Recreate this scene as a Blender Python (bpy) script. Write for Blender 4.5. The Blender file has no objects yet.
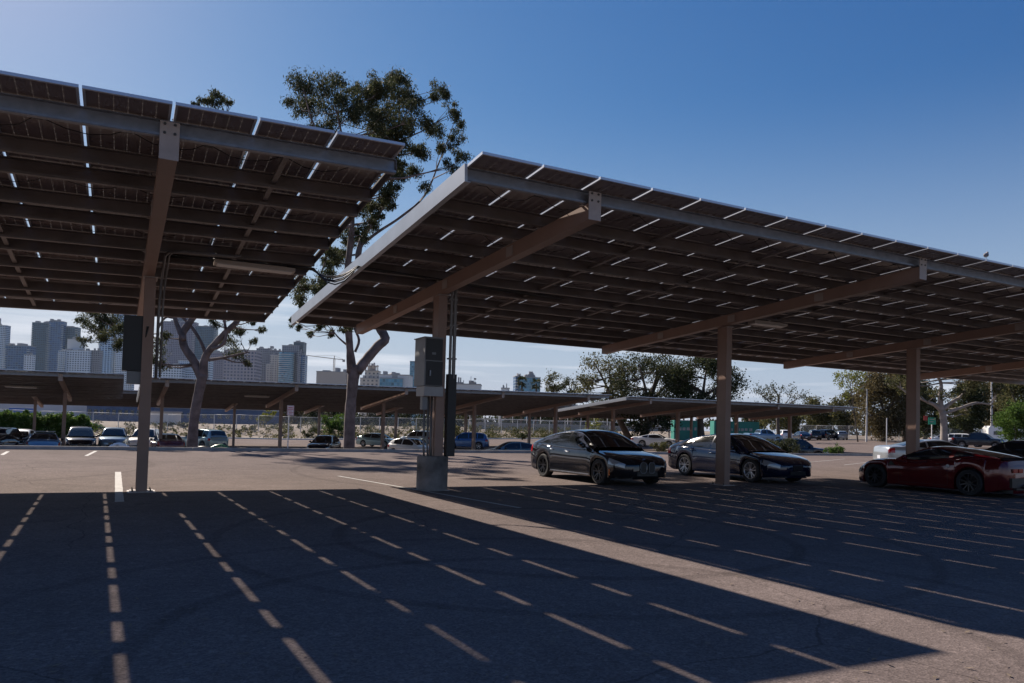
import bpy, math, random
from mathutils import Vector, Matrix, noise
R_ = math.radians
rnd = random.Random(11)
sc = bpy.context.scene
COL = sc.collection

# ------------------------------------------------------------------ camera
F_PX, CY, ROLL, PITCH, YAW, CAM_H = 747.8, 399.04, 0.0266, 0.0363, 0.4833, 1.4832
Fv = Vector((math.sin(YAW), math.cos(YAW), 0)); Rv = Vector((math.cos(YAW), -math.sin(YAW), 0)); Uv = Vector((0, 0, 1))
Fv, Uv = Fv*math.cos(PITCH) + Uv*math.sin(PITCH), Uv*math.cos(PITCH) - Fv*math.sin(PITCH)
Rv, Uv = Rv*math.cos(ROLL) + Uv*math.sin(ROLL), Uv*math.cos(ROLL) - Rv*math.sin(ROLL)
EYE = Vector((0, 0, CAM_H))
cd = bpy.data.cameras.new("camera"); cam = bpy.data.objects.new("camera", cd); COL.objects.link(cam)
m = Matrix((Rv, Uv, -Fv)).transposed().to_4x4(); m.translation = EYE; cam.matrix_world = m
cd.sensor_width = 36.0; cd.lens = F_PX*36/1024; cd.shift_y = (CY-341.5)/1024
cd.clip_start = .05; cd.clip_end = 20000
sc.camera = cam

# ------------------------------------------------------------------ light
SUN = Vector((-0.19283, 0.7654, 0.61399)).normalized()
SUN_EL = math.asin(SUN.z); SUN_AZ = math.atan2(SUN.x, SUN.y)
w = bpy.data.worlds.new("World"); sc.world = w; w.use_nodes = True
nt = w.node_tree; nt.nodes.clear()
sky = nt.nodes.new("ShaderNodeTexSky"); sky.sky_type = 'NISHITA'; sky.sun_disc = False
sky.sun_elevation = SUN_EL; sky.sun_rotation = SUN_AZ
sky.altitude = 0; sky.air_density = 1.0; sky.dust_density = 0.3; sky.ozone_density = 3.0
bgn = nt.nodes.new("ShaderNodeBackground"); bgn.inputs[1].default_value = 0.05
outn = nt.nodes.new("ShaderNodeOutputWorld")
# thin wisps of high cloud low over the horizon, as part of the sky
tc = nt.nodes.new("ShaderNodeTexCoord"); mp = nt.nodes.new("ShaderNodeMapping"); mp.inputs['Scale'].default_value = (1.6, 1.6, 26)
nz = nt.nodes.new("ShaderNodeTexNoise"); nz.inputs['Scale'].default_value = 2.3; nz.inputs['Detail'].default_value = 5
rp = nt.nodes.new("ShaderNodeValToRGB"); rp.color_ramp.elements[0].position = .5; rp.color_ramp.elements[1].position = .68
sp = nt.nodes.new("ShaderNodeSeparateXYZ"); el = nt.nodes.new("ShaderNodeValToRGB")
for i, (p, v) in enumerate(((0.0, .3), (.06, .55), (.13, .5), (.19, 0))):
    e = el.color_ramp.elements[i] if i < 2 else el.color_ramp.elements.new(p)
    e.position = p; e.color = (v, v, v, 1)
mu = nt.nodes.new("ShaderNodeMath"); mu.operation = 'MULTIPLY'
mixn = nt.nodes.new("ShaderNodeMixRGB"); mixn.inputs[2].default_value = (11, 11.2, 12, 1)
L = nt.links.new
L(tc.outputs['Generated'], mp.inputs[0]); L(mp.outputs[0], nz.inputs[0]); L(nz.outputs[0], rp.inputs[0])
L(tc.outputs['Generated'], sp.inputs[0]); L(sp.outputs[2], el.inputs[0])
L(rp.outputs[0], mu.inputs[0]); L(el.outputs[0], mu.inputs[1])
hz = nt.nodes.new("ShaderNodeMixRGB"); hz.inputs[2].default_value = (5.3, 6.3, 8.0, 1)
hr = nt.nodes.new("ShaderNodeValToRGB"); hr.color_ramp.elements[0].position = 0; hr.color_ramp.elements[0].color = (.85, .85, .85, 1)
hr.color_ramp.elements[1].position = .42; hr.color_ramp.elements[1].color = (0, 0, 0, 1); hr.color_ramp.interpolation = 'EASE'
sg = nt.nodes.new('ShaderNodeSeparateColor'); cg = nt.nodes.new('ShaderNodeCombineColor')   # clear-air colour balance of the sky
tn = nt.nodes.new("ShaderNodeMixRGB"); tn.blend_type = 'MULTIPLY'; tn.inputs[0].default_value = 1; tn.inputs[2].default_value = (.72, .92, 1.14, 1)
L(sky.outputs[0], tn.inputs[1]); L(tn.outputs[0], sg.inputs[0])
for ch, (ga, gg) in enumerate(((.652, 1.6), (.811, 1.15), (1.53, .75))):
    pw = nt.nodes.new('ShaderNodeMath'); pw.operation = 'POWER'; pw.inputs[1].default_value = gg; L(sg.outputs[ch], pw.inputs[0])
    ml = nt.nodes.new('ShaderNodeMath'); ml.operation = 'MULTIPLY'; ml.inputs[1].default_value = ga; L(pw.outputs[0], ml.inputs[0]); L(ml.outputs[0], cg.inputs[ch])
L(sp.outputs[2], hr.inputs[0]); L(hr.outputs[0], hz.inputs[0]); L(cg.outputs[0], hz.inputs[1])
L(hz.outputs[0], mixn.inputs[1]); L(mu.outputs[0], mixn.inputs[0]); L(mixn.outputs[0], bgn.inputs[0]); L(bgn.outputs[0], outn.inputs[0])
sl = bpy.data.lights.new("sun", 'SUN'); sl.energy = 5.0; sl.angle = R_(0.5); sl.color = (1, .89, .77)
so = bpy.data.objects.new("sun", sl); COL.objects.link(so); so.rotation_euler = (-SUN).to_track_quat('-Z', 'Y').to_euler()
so.location = (-20, 60, 60)
sc.view_settings.view_transform = 'Standard'; sc.view_settings.look = 'None'; sc.view_settings.gamma = 1
sc.view_settings.exposure = 0.72
sc.render.engine = 'CYCLES'; sc.cycles.max_bounces = 8; sc.cycles.diffuse_bounces = 2; sc.cycles.transparent_max_bounces = 12

# ------------------------------------------------------------------ helpers
def ray(px, py): return Fv + Rv*((px-512)/F_PX) - Uv*((py-CY)/F_PX)
def at_depth(px, py, D): return EYE + ray(px, py)*D
def at_z(px, py, z): d = ray(px, py); return EYE + d*((z-EYE.z)/d.z)
def at_y(px, py, Y): d = ray(px, py); return EYE + d*(Y/d.y)
def smooth(a, b, x):
    t = min(1, max(0, (x-a)/(b-a))); return t*t*(3-2*t)
def lerp(a, b, t): return a+(b-a)*t
def interp(tab, x):
    if x <= tab[0][0]: return tab[0][1]
    for (a, va), (b, vb) in zip(tab, tab[1:]):
        if x <= b:
            t = (x-a)/(b-a); return va+(vb-va)*t
    return tab[-1][1]
def sinterp(tab, x):     # smooth (Catmull) interpolation
    n = len(tab)
    if x <= tab[0][0]: return tab[0][1]
    if x >= tab[-1][0]: return tab[-1][1]
    for i in range(n-1):
        if x <= tab[i+1][0]:
            x0, y0 = tab[i]; x1, y1 = tab[i+1]
            def slope(k):
                if k == 0: return (tab[1][1]-tab[0][1])/(tab[1][0]-tab[0][0])
                if k == n-1: return (tab[-1][1]-tab[-2][1])/(tab[-1][0]-tab[-2][0])
                a = (tab[k][1]-tab[k-1][1])/(tab[k][0]-tab[k-1][0]); b = (tab[k+1][1]-tab[k][1])/(tab[k+1][0]-tab[k][0])
                return 0 if a*b <= 0 else 2*a*b/(a+b)
            h = x1-x0; t = (x-x0)/h; m0 = slope(i)*h; m1 = slope(i+1)*h
            return (2*t**3-3*t*t+1)*y0+(t**3-2*t*t+t)*m0+(-2*t**3+3*t*t)*y1+(t**3-t*t)*m1

class MB:
    def __init__(s): s.v = []; s.f = []; s.m = []; s.mi = 0
    def vert(s, p): s.v.append(tuple(p)); return len(s.v)-1
    def face(s, idx): s.f.append(tuple(idx)); s.m.append(s.mi)
    def box(s, c, sz, M=None):
        c = Vector(c); hx, hy, hz = sz[0]/2, sz[1]/2, sz[2]/2; b = len(s.v)
        for dz in (-hz, hz):
            for dx, dy in ((-hx, -hy), (hx, -hy), (hx, hy), (-hx, hy)):
                o = Vector((dx, dy, dz))
                if M is not None: o = M @ o
                s.v.append(tuple(c+o))
        for q in ((3, 2, 1, 0), (4, 5, 6, 7), (0, 1, 5, 4), (1, 2, 6, 5), (2, 3, 7, 6), (3, 0, 4, 7)): s.face([b+i for i in q])
        return s
    def bar(s, a, b, wd, ht, up=(0, 0, 1)):
        a = Vector(a); b = Vector(b); d = b-a; ln = d.length; d.normalize(); up = Vector(up)
        if abs(d.dot(up)) > .99: up = Vector((0, 1, 0))
        x = d.cross(up).normalized(); z = x.cross(d).normalized()
        return s.box((a+b)/2, (wd, ln, ht), Matrix((x, d, z)).transposed())
    def tube(s, pts, radii, n=8, cap=True):
        pts = [Vector(p) for p in pts]
        if not hasattr(radii, '__len__'): radii = [radii]*len(pts)
        rings = []; prev = None
        for i, p in enumerate(pts):
            d = (pts[min(i+1, len(pts)-1)]-pts[max(i-1, 0)])
            if d.length < 1e-9: d = Vector((0, 0, 1))
            d.normalize()
            if prev is None:
                a = Vector((1, 0, 0)) if abs(d.x) < .9 else Vector((0, 1, 0))
                prev = d.cross(a).normalized()
            x = (prev - d*prev.dot(d)); 
            if x.length < 1e-6: x = d.orthogonal()
            x.normalize(); prev = x; y = d.cross(x)
            b = len(s.v)
            for k in range(n):
                an = 2*math.pi*k/n; s.v.append(tuple(p+(x*math.cos(an)+y*math.sin(an))*radii[i]))
            rings.append(b)
        for a, b in zip(rings, rings[1:]):
            for k in range(n): s.face((a+k, a+(k+1) % n, b+(k+1) % n, b+k))
        if cap:
            s.face([rings[0]+k for k in range(n)][::-1]); s.face([rings[-1]+k for k in range(n)])
        return s
    def lathe(s, prof, c=(0, 0, 0), axis='z', n=24, cap=True):
        c = Vector(c); rings = []
        for r, h in prof:
            b = len(s.v)
            for k in range(n):
                a = 2*math.pi*k/n
                o = {'z': (r*math.cos(a), r*math.sin(a), h), 'y': (r*math.cos(a), h, -r*math.sin(a)), 'x': (h, r*math.cos(a), r*math.sin(a))}[axis]
                s.v.append(tuple(c+Vector(o)))
            rings.append(b)
        for a, b in zip(rings, rings[1:]):
            for k in range(n): s.face((a+k, a+(k+1) % n, b+(k+1) % n, b+k))
        if cap and prof[0][0] > 1e-4: s.face([rings[0]+k for k in range(n)][::-1])
        if cap and prof[-1][0] > 1e-4: s.face([rings[-1]+k for k in range(n)])
        return s
    def grid(s, rows, close=False):
        b = len(s.v); n = len(rows[0])
        for r in rows:
            for p in r: s.v.append(tuple(p))
        for i in range(len(rows)-1):
            for j in range(n-1 if not close else n):
                j2 = (j+1) % n
                s.face((b+i*n+j, b+i*n+j2, b+(i+1)*n+j2, b+(i+1)*n+j))
        return b
    def prism(s, poly, z0, z1):
        b = len(s.v); n = len(poly)
        for z in (z0, z1):
            for p in poly: s.v.append((p[0], p[1], z))
        s.face([b+i for i in range(n)][::-1]); s.face([b+n+i for i in range(n)])
        for i in range(n): s.face((b+i, b+(i+1) % n, b+n+(i+1) % n, b+n+i))
        return s
    def build(s, name, mats, parent=None, smooth_=False, sharp=None, loc=None):
        me = bpy.data.meshes.new(name)
        me.from_pydata(s.v, [], s.f)
        if not isinstance(mats, (list, tuple)): mats = [mats]
        for mt in mats: me.materials.append(mt)
        if len(mats) > 1: me.polygons.foreach_set('material_index', s.m)
        if smooth_:
            me.polygons.foreach_set('use_smooth', [True]*len(me.polygons))
            if sharp: me.set_sharp_from_angle(angle=R_(sharp))
        me.update()
        o = bpy.data.objects.new(name, me); COL.objects.link(o)
        if parent is not None: o.parent = parent
        if loc is not None: o.location = loc
        return o
def tag(o, label=None, cat=None, group=None, kind=None):
    for k, v in (('label', label), ('category', cat), ('group', group), ('kind', kind)):
        if v is not None: o[k] = v
    return o
def empty(name, loc=(0, 0, 0), rz=0, parent=None):
    o = bpy.data.objects.new(name, None); COL.objects.link(o); o.location = loc; o.rotation_euler = (0, 0, rz)
    o.empty_display_size = .3
    if parent is not None: o.parent = parent
    return o
def kids(o): return [c for c in bpy.data.objects if c.parent == o]
def copy_tree(o, parent=None, table=None):
    if table is None:
        table = {}
        for c in bpy.data.objects:
            if c.parent: table.setdefault(c.parent, []).append(c)
    c = o.copy(); COL.objects.link(c); c.parent = parent
    for ch in table.get(o, []): copy_tree(ch, c, table)
    return c

# ------------------------------------------------------------------ materials
def mat(name, col=(.5, .5, .5), rough=.6, metal=0.0, spec=.5, noise_amt=0.0, noise_scale=8.0, bump=0.0, bump_scale=60.0, coat=0.0, detail=4):
    mt = bpy.data.materials.new(name); mt.use_nodes = True; n = mt.node_tree; b = n.nodes['Principled BSDF']
    b.inputs['Base Color'].default_value = (*col, 1); b.inputs['Roughness'].default_value = rough; b.inputs['Metallic'].default_value = metal
    b.inputs['Specular IOR Level'].default_value = spec; b.inputs['Coat Weight'].default_value = coat
    t = n.nodes.new('ShaderNodeTexCoord')
    if noise_amt:
        z = n.nodes.new('ShaderNodeTexNoise'); z.inputs['Scale'].default_value = noise_scale; z.inputs['Detail'].default_value = detail
        r = n.nodes.new('ShaderNodeMapRange'); r.inputs['From Min'].default_value = .25; r.inputs['From Max'].default_value = .75
        r.inputs['To Min'].default_value = 1-noise_amt; r.inputs['To Max'].default_value = 1+noise_amt
        h = n.nodes.new('ShaderNodeMixRGB'); h.blend_type = 'MULTIPLY'; h.inputs[0].default_value = 1; h.inputs[1].default_value = (*col, 1)
        n.links.new(t.outputs['Object'], z.inputs[0]); n.links.new(z.outputs[0], r.inputs[0]); n.links.new(r.outputs[0], h.inputs[2]); n.links.new(h.outputs[0], b.inputs['Base Color'])
    if bump:
        z = n.nodes.new('ShaderNodeTexNoise'); z.inputs['Scale'].default_value = bump_scale; z.inputs['Detail'].default_value = 5
        u = n.nodes.new('ShaderNodeBump'); u.inputs['Strength'].default_value = bump; u.inputs['Distance'].default_value = .02
        n.links.new(t.outputs['Object'], z.inputs[0]); n.links.new(z.outputs[0], u.inputs['Height']); n.links.new(u.outputs[0], b.inputs['Normal'])
    return mt

def asphalt_mat():
    mt = bpy.data.materials.new('weathered_asphalt'); mt.use_nodes = True; n = mt.node_tree; N = n.nodes; K = n.links.new; b = N['Principled BSDF']
    t = N.new('ShaderNodeTexCoord')
    def nz(scale, detail=4, rough=.55, src=None):
        z = N.new('ShaderNodeTexNoise'); z.inputs['Scale'].default_value = scale; z.inputs['Detail'].default_value = detail; z.inputs['Roughness'].default_value = rough
        K(src or t.outputs['Object'], z.inputs[0]); return z.outputs[0]
    def rg(src, a, c, x, y):
        r = N.new('ShaderNodeMapRange'); r.inputs['From Min'].default_value = a; r.inputs['From Max'].default_value = c; r.inputs['To Min'].default_value = x; r.inputs['To Max'].default_value = y; K(src, r.inputs[0]); return r.outputs[0]
    def mul(a, c):
        q = N.new('ShaderNodeMixRGB'); q.blend_type = 'MULTIPLY'; q.inputs[0].default_value = 1; K(a, q.inputs[1]); K(c, q.inputs[2]); return q.outputs[0]
    base = N.new('ShaderNodeRGB'); base.outputs[0].default_value = (.138, .110, .101, 1)
    c = mul(base.outputs[0], rg(nz(.16, 6), .3, .7, .84, 1.16))
    c = mul(c, rg(nz(1.7, 5), .3, .7, .90, 1.10))
    # aggregate: small stones of different tone
    vo = N.new('ShaderNodeTexVoronoi'); vo.inputs['Scale'].default_value = 62; K(t.outputs['Object'], vo.inputs[0])
    sx = N.new('ShaderNodeSeparateColor'); K(vo.outputs['Color'], sx.inputs[0])
    c = mul(c, rg(sx.outputs[0], 0, 1, .76, 1.27))
    vo2 = N.new('ShaderNodeTexVoronoi'); vo2.inputs['Scale'].default_value = 24; K(t.outputs['Object'], vo2.inputs[0])
    sx2 = N.new('ShaderNodeSeparateColor'); K(vo2.outputs['Color'], sx2.inputs[0])
    c = mul(c, rg(sx2.outputs[1], .85, 1, 1.0, 1.25))
    c = mul(c, rg(nz(9, 3, .7), .3, .7, .92, 1.08))
    # long hairline cracks
    wr = N.new('ShaderNodeMixRGB'); wr.inputs[0].default_value = .35; K(t.outputs['Object'], wr.inputs[1])
    wn = N.new('ShaderNodeTexNoise'); wn.inputs['Scale'].default_value = .8; wn.inputs['Detail'].default_value = 5; K(t.outputs['Object'], wn.inputs[0]); K(wn.outputs['Color'], wr.inputs[2])
    cr = N.new('ShaderNodeTexVoronoi'); cr.feature = 'DISTANCE_TO_EDGE'; cr.inputs['Scale'].default_value = .27; K(wr.outputs[0], cr.inputs[0])
    c = mul(c, rg(cr.outputs['Distance'], .0006, .0022, .66, 1))
    # oil stains
    c = mul(c, rg(nz(.55, 3), .66, .76, 1, .6))
    # curved tyre rubber arcs
    def arc(cx, cy, r0, wd, k):
        mp = N.new('ShaderNodeVectorMath'); mp.operation = 'DISTANCE'; K(t.outputs['Object'], mp.inputs[0]); mp.inputs[1].default_value = (cx, cy, 0)
        s = N.new('ShaderNodeMath'); s.operation = 'SUBTRACT'; K(mp.outputs['Value'], s.inputs[0]); s.inputs[1].default_value = r0
        a = N.new('ShaderNodeMath'); a.operation = 'ABSOLUTE'; K(s.outputs[0], a.inputs[0])
        return rg(a.outputs[0], wd*.5, wd, k, 1)
    for a in ((3.0, 4.6, 3.0, .11, .80), (3.0, 4.6, 4.5, .11, .84), (5.6, 9.0, 3.1, .12, .78), (5.6, 9.0, 4.6, .1, .82), (14, 21, 9.5, .13, .85), (-8, 26, 9, .13, .86)):
        c = mul(c, arc(*a))
    K(c, b.inputs['Base Color']); b.inputs['Roughness'].default_value = 1.0; b.inputs['Specular IOR Level'].default_value = .08
    bp = N.new('ShaderNodeBump'); bp.inputs['Strength'].default_value = .5; bp.inputs['Distance'].default_value = .006
    K(vo.outputs['Distance'], bp.inputs['Height']); K(bp.outputs[0], b.inputs['Normal'])
    return mt

def cell_mat():
    """bifacial module glass: dark cells, thin light lines where the glass between cells lets light through"""
    mt = bpy.data.materials.new('bifacial_cells'); mt.use_nodes = True; n = mt.node_tree; N = n.nodes; K = n.links.new; b = N['Principled BSDF']
    t = N.new('ShaderNodeTexCoord'); s = N.new('ShaderNodeSeparateXYZ'); K(t.outputs['Object'], s.inputs[0])
    def line(axis, cells, length, wd):
        a = N.new('ShaderNodeMath'); a.operation = 'MULTIPLY_ADD'; K(s.outputs[axis], a.inputs[0]); a.inputs[1].default_value = cells/length; a.inputs[2].default_value = 100.0
        f = N.new('ShaderNodeMath'); f.operation = 'FRACT'; K(a.outputs[0], f.inputs[0])
        g = N.new('ShaderNodeMath'); g.operation = 'SUBTRACT'; K(f.outputs[0], g.inputs[0]); g.inputs[1].default_value = .5
        h = N.new('ShaderNodeMath'); h.operation = 'ABSOLUTE'; K(g.outputs[0], h.inputs[0])
        r = N.new('ShaderNodeMapRange'); r.inputs['From Min'].default_value = .5-wd*1.5; r.inputs['From Max'].default_value = .5-wd*.6; K(h.outputs[0], r.inputs[0]); return r.outputs[0]
    lx = line(0, 6, .945, .018); ly = line(1, 12, 1.95, .012)
    # small diamonds where cell corners meet
    dx = line(0, 6, .945, .05); dy = line(1, 12, 1.95, .05)
    dm = N.new('ShaderNodeMath'); dm.operation = 'MULTIPLY'; K(dx, dm.inputs[0]); K(dy, dm.inputs[1])
    mx = N.new('ShaderNodeMath'); mx.operation = 'MAXIMUM'; K(lx, mx.inputs[0]); K(dm.outputs[0], mx.inputs[1])
    ms = N.new('ShaderNodeMath'); ms.operation = 'MULTIPLY'; K(ly, ms.inputs[0]); ms.inputs[1].default_value = .12
    m2 = N.new('ShaderNodeMath'); m2.operation = 'MAXIMUM'; K(mx.outputs[0], m2.inputs[0]); K(ms.outputs[0], m2.inputs[1])
    b.inputs['Base Color'].default_value = (.20, .155, .148, 1); b.inputs['Roughness'].default_value = .22; b.inputs['Specular IOR Level'].default_value = .45
    zz = N.new('ShaderNodeTexNoise'); zz.inputs['Scale'].default_value = 3; K(t.outputs['Object'], zz.inputs[0])
    rr = N.new('ShaderNodeMapRange'); rr.inputs['To Min'].default_value = .18; rr.inputs['To Max'].default_value = .42; K(zz.outputs[0], rr.inputs[0]); K(rr.outputs[0], b.inputs['Roughness'])
    tr = N.new('ShaderNodeBsdfTranslucent'); tr.inputs[0].default_value = (.27, .25, .24, 1)
    mix = N.new('ShaderNodeMixShader'); K(m2.outputs[0], mix.inputs[0]); K(b.outputs[0], mix.inputs[1]); K(tr.outputs[0], mix.inputs[2])
    K(mix.outputs[0], N['Material Output'].inputs[0])
    return mt

M = {}
M['asphalt'] = asphalt_mat()
M['paint_white'] = mat('worn_white_paint', (.33, .315, .30), .8, noise_amt=.25, noise_scale=6)
M['concrete'] = mat('concrete', (.34, .32, .30), .9, noise_amt=.22, noise_scale=3.5, bump=.3, bump_scale=30)
M['drum'] = mat('stained_concrete', (.15, .138, .13), .9, noise_amt=.7, noise_scale=2.6, bump=.5, bump_scale=18)
M['kerb'] = mat('kerb_concrete', (.33, .31, .29), .9, noise_amt=.25, noise_scale=2)
M['dirt'] = mat('dry_dirt', (.20, .16, .125), .95, noise_amt=.3, noise_scale=.25, bump=.5, bump_scale=3)
M['soil'] = mat('planter_soil', (.11, .085, .065), .95, noise_amt=.4, noise_scale=1.2, bump=.6, bump_scale=8)
M['steel_tan'] = mat('tan_painted_steel', (.27, .17, .13), .5, noise_amt=.10, noise_scale=2.2)
M['galv'] = mat('galvanised_steel', (.22, .23, .26), .42, metal=.55, noise_amt=.18, noise_scale=7)
M['purlin'] = mat('shaded_purlin_steel', (.17, .145, .135), .5, metal=.25, noise_amt=.2, noise_scale=3)  # darker copy of the galvanised steel, shade under the modules put into its colour
M['rail'] = mat('bright_edge_rail', (.44, .45, .47), .38, metal=.5, noise_amt=.08, noise_scale=2)
M['alu'] = mat('panel_frame_aluminium', (.55, .57, .62), .38, metal=.6)
M['cells'] = cell_mat()
M['panel_back'] = M['cells']
M['bolt'] = mat('dark_bolt', (.06, .055, .05), .5, metal=.6)
M['cable'] = mat('black_cable', (.012, .012, .013), .5)
M['box_grey'] = mat('grey_enclosure', (.20, .20, .205), .5, noise_amt=.1, noise_scale=4)
M['box_pale'] = mat('pale_enclosure', (.34, .33, .33), .5, noise_amt=.1, noise_scale=4)
M['box_dark'] = mat('black_enclosure', (.015, .015, .017), .5)
M['conduit'] = mat('grey_conduit', (.18, .17, .165), .45, metal=.3)
M['lamp_tan'] = mat('fixture_housing', (.42, .35, .29), .5)
M['lens'] = mat('frosted_lens', (.55, .52, .48), .35)
M['tyre'] = mat('tyre_rubber', (.016, .016, .017), .8, bump=.2, bump_scale=40)
M['rim'] = mat('alloy_rim', (.42, .42, .44), .3, metal=.8)
M['rim_dark'] = mat('dark_rim', (.05, .05, .055), .3, metal=.7)
M['chrome'] = mat('chrome', (.75, .76, .78), .15, metal=1)
M['black_trim'] = mat('black_trim', (.012, .012, .013), .45)
M['glass_car'] = mat('tinted_glass', (.012, .014, .016), .04, spec=.8)
M['lamp_clear'] = mat('headlamp_glass', (.30, .32, .35), .08, spec=.9, metal=.3)
M['lamp_red'] = mat('taillamp_red', (.35, .01, .012), .12, spec=.8)
M['lamp_amber'] = mat('amber_marker', (.75, .16, .02), .2)
M['plate'] = mat('number_plate', (.6, .62, .68), .4)
M['plate_blue'] = mat('plate_frame_blue', (.25, .35, .6), .4)
def paint(name, col, metal=.35, rough=.28): return mat(name, col, rough, metal=metal, spec=.5, coat=.7)
M['p_black'] = paint('paint_black_sapphire', (.010, .012, .022), .3, .2)
M['p_grey'] = paint('paint_dark_grey', (.010, .010, .013), .2, .1)
M['p_navy'] = paint('paint_navy', (.004, .009, .03), .2, .1)
M['p_red'] = paint('paint_crimson', (.10, .005, .008), .2, .1)
M['p_silver'] = paint('paint_silver', (.38, .40, .42), .5, .28)
M['p_white'] = paint('paint_white', (.78, .78, .77), .0, .3)
M['p_blue'] = paint('paint_blue', (.05, .13, .28), .4, .25)
M['p_steel'] = paint('paint_steel_blue', (.16, .26, .38), .4, .25)
M['p_teal'] = paint('paint_pale_teal', (.30, .40, .40), .4, .25)
M['p_maroon'] = paint('paint_maroon', (.10, .010, .015), .3, .25)
M['p_darkteal'] = paint('paint_dark_teal', (.12, .17, .17), .4, .25)
M['bark'] = mat('eucalyptus_bark', (.125, .098, .095), .9, noise_amt=.6, noise_scale=2.4, bump=.4, bump_scale=6)
M['bark_pale'] = mat('pale_bark', (.26, .225, .20), .85, noise_amt=.3, noise_scale=1.2, bump=.3, bump_scale=6)
M['bark_dark'] = mat('dark_bark', (.09, .07, .055), .9, noise_amt=.3, noise_scale=2)

def leaf_mat(name, a, b_, c):
    mt = bpy.data.materials.new(name); mt.use_nodes = True; n = mt.node_tree; N = n.nodes; K = n.links.new; b = N['Principled BSDF']
    g = N.new('ShaderNodeNewGeometry'); r = N.new('ShaderNodeValToRGB')
    r.color_ramp.elements[0].color = (*a, 1); r.color_ramp.elements[1].color = (*c, 1); e = r.color_ramp.elements.new(.5); e.color = (*b_, 1)
    K(g.outputs['Random Per Island'], r.inputs[0]); K(r.outputs[0], b.inputs['Base Color']); b.inputs['Roughness'].default_value = .65; b.inputs['Specular IOR Level'].default_value = .12
    tr = N.new('ShaderNodeBsdfTranslucent'); K(r.outputs[0], tr.inputs[0]); mx = N.new('ShaderNodeMixShader'); mx.inputs[0].default_value = .36
    K(b.outputs[0], mx.inputs[1]); K(tr.outputs[0], mx.inputs[2]); K(mx.outputs[0], N['Material Output'].inputs[0]); return mt
M['leaf_euc'] = leaf_mat('eucalyptus_leaf', (.024, .033, .017), (.048, .058, .026), (.10, .098, .045))
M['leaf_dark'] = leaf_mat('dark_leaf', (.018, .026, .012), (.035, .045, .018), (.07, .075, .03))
M['leaf_olive'] = leaf_mat('olive_leaf', (.045, .052, .022), (.08, .085, .034), (.15, .13, .055))
M['leaf_green'] = leaf_mat('green_leaf', (.035, .07, .015), (.07, .13, .025), (.13, .19, .04))
M['leaf_yellow'] = leaf_mat('yellow_green_leaf', (.10, .12, .02), (.17, .19, .04), (.26, .25, .07))
M['leaf_rust'] = leaf_mat('rusty_leaf', (.06, .045, .024), (.10, .085, .04), (.17, .13, .065))

# ------------------------------------------------------------------ ground
KERB_Y = 36.45
def kfar(x): return interp([(-200, 112), (-5, 105), (62, 103), (95, 100), (112, 93), (135, 74), (165, 50), (190, 41)], x)
def H(x, y):
    z = -1.15 + .0198*max(0, x-22)
    z = min(z, .62)
    z += .45*(1-smooth(39.5, 47, y))*(1-smooth(25, 50, x))
    z += .05*noise.noise(Vector((x*.05, y*.05, 0)))
    d = y - kfar(x)
    if d > 0:
        rise = lerp(1.35, .75, smooth(30, 90, x))
        z += rise*smooth(2, 15, d) + (.25*noise.noise(Vector((x*.12, y*.12, 3)))*smooth(2, 8, d))
        z = lerp(z, -.4, smooth(70, 260, d))
    return z
def kind_structure(o): o['kind'] = 'structure'; return o
g = MB(); g.grid([[(x, y, 0.0) for x in range(-80, 141, 4)] for y in (-40, -20, -5, 5, 15, 25, 32, KERB_Y)]); kind_structure(g.build('parking_lot_asphalt', M['asphalt']))
g = MB()
xs = [x*4 for x in range(-40, 48)]
g.grid([[(x, lerp(38.9, kfar(x), t), H(x, lerp(38.9, kfar(x), t))) for x in xs] for t in [i/24 for i in range(25)]]); kind_structure(g.build('lower_lot_asphalt', M['asphalt']))
g = MB()
g.grid([[(x, yy, lerp(.09, H(x, 38.9), (yy-KERB_Y)/(38.9-KERB_Y)) + (.05*noise.noise(Vector((x, yy, 0))) if .4 < yy-KERB_Y < 2.2 else 0)) for x in [i*.8 for i in range(-110, 180)]] for yy in (KERB_Y+.12, KERB_Y+.5, KERB_Y+1.0, KERB_Y+1.6, KERB_Y+2.2, 38.9)]); kind_structure(g.build('planter_strip_soil', M['soil']))
g = MB()
fx = [-400+i*8 for i in range(110)]
offs = [.35, 2, 4, 6, 9, 12, 15, 20, 30, 50, 80, 120, 180, 260, 400]
g.grid([[(x, kfar(x)+o, H(x, kfar(x)+o)+.02) for x in fx] for o in offs]); kind_structure(g.build('dirt_ground', M['dirt'], smooth_=True))
M['plain'] = mat('distant_ground', (.16, .15, .12), .95, noise_amt=.3, noise_scale=.01)
g = MB(); g.grid([[(x, y, -1.9) for x in (-2900, -1000, -300, 300, 1500, 3400)] for y in (-400, -100, 300, 1000, 3500)]); kind_structure(g.build('ground', M['plain']))
# kerbs
g = MB()
for i in range(-34, 46):
    x0 = i*3.0; g.box((x0+1.5, KERB_Y+.075, .035), (2.985, .15, .23))
kind_structure(g.build('kerb', M['kerb']))
g = MB()
for i in range(-30, 40):
    x0, x1 = i*5.0, i*5.0+4.97; y0, y1 = kfar(x0), kfar(x1)
    g.bar((x0, y0+.15, H(x0, y0)+.07), (x1, y1+.15, H(x1, y1)+.07), .4, .18)
M['kerb_white'] = mat('pale_kerb', (.66, .64, .60), .85, noise_amt=.15, noise_scale=1)
kind_structure(g.build('far_kerb', M['kerb_white']))
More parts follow.
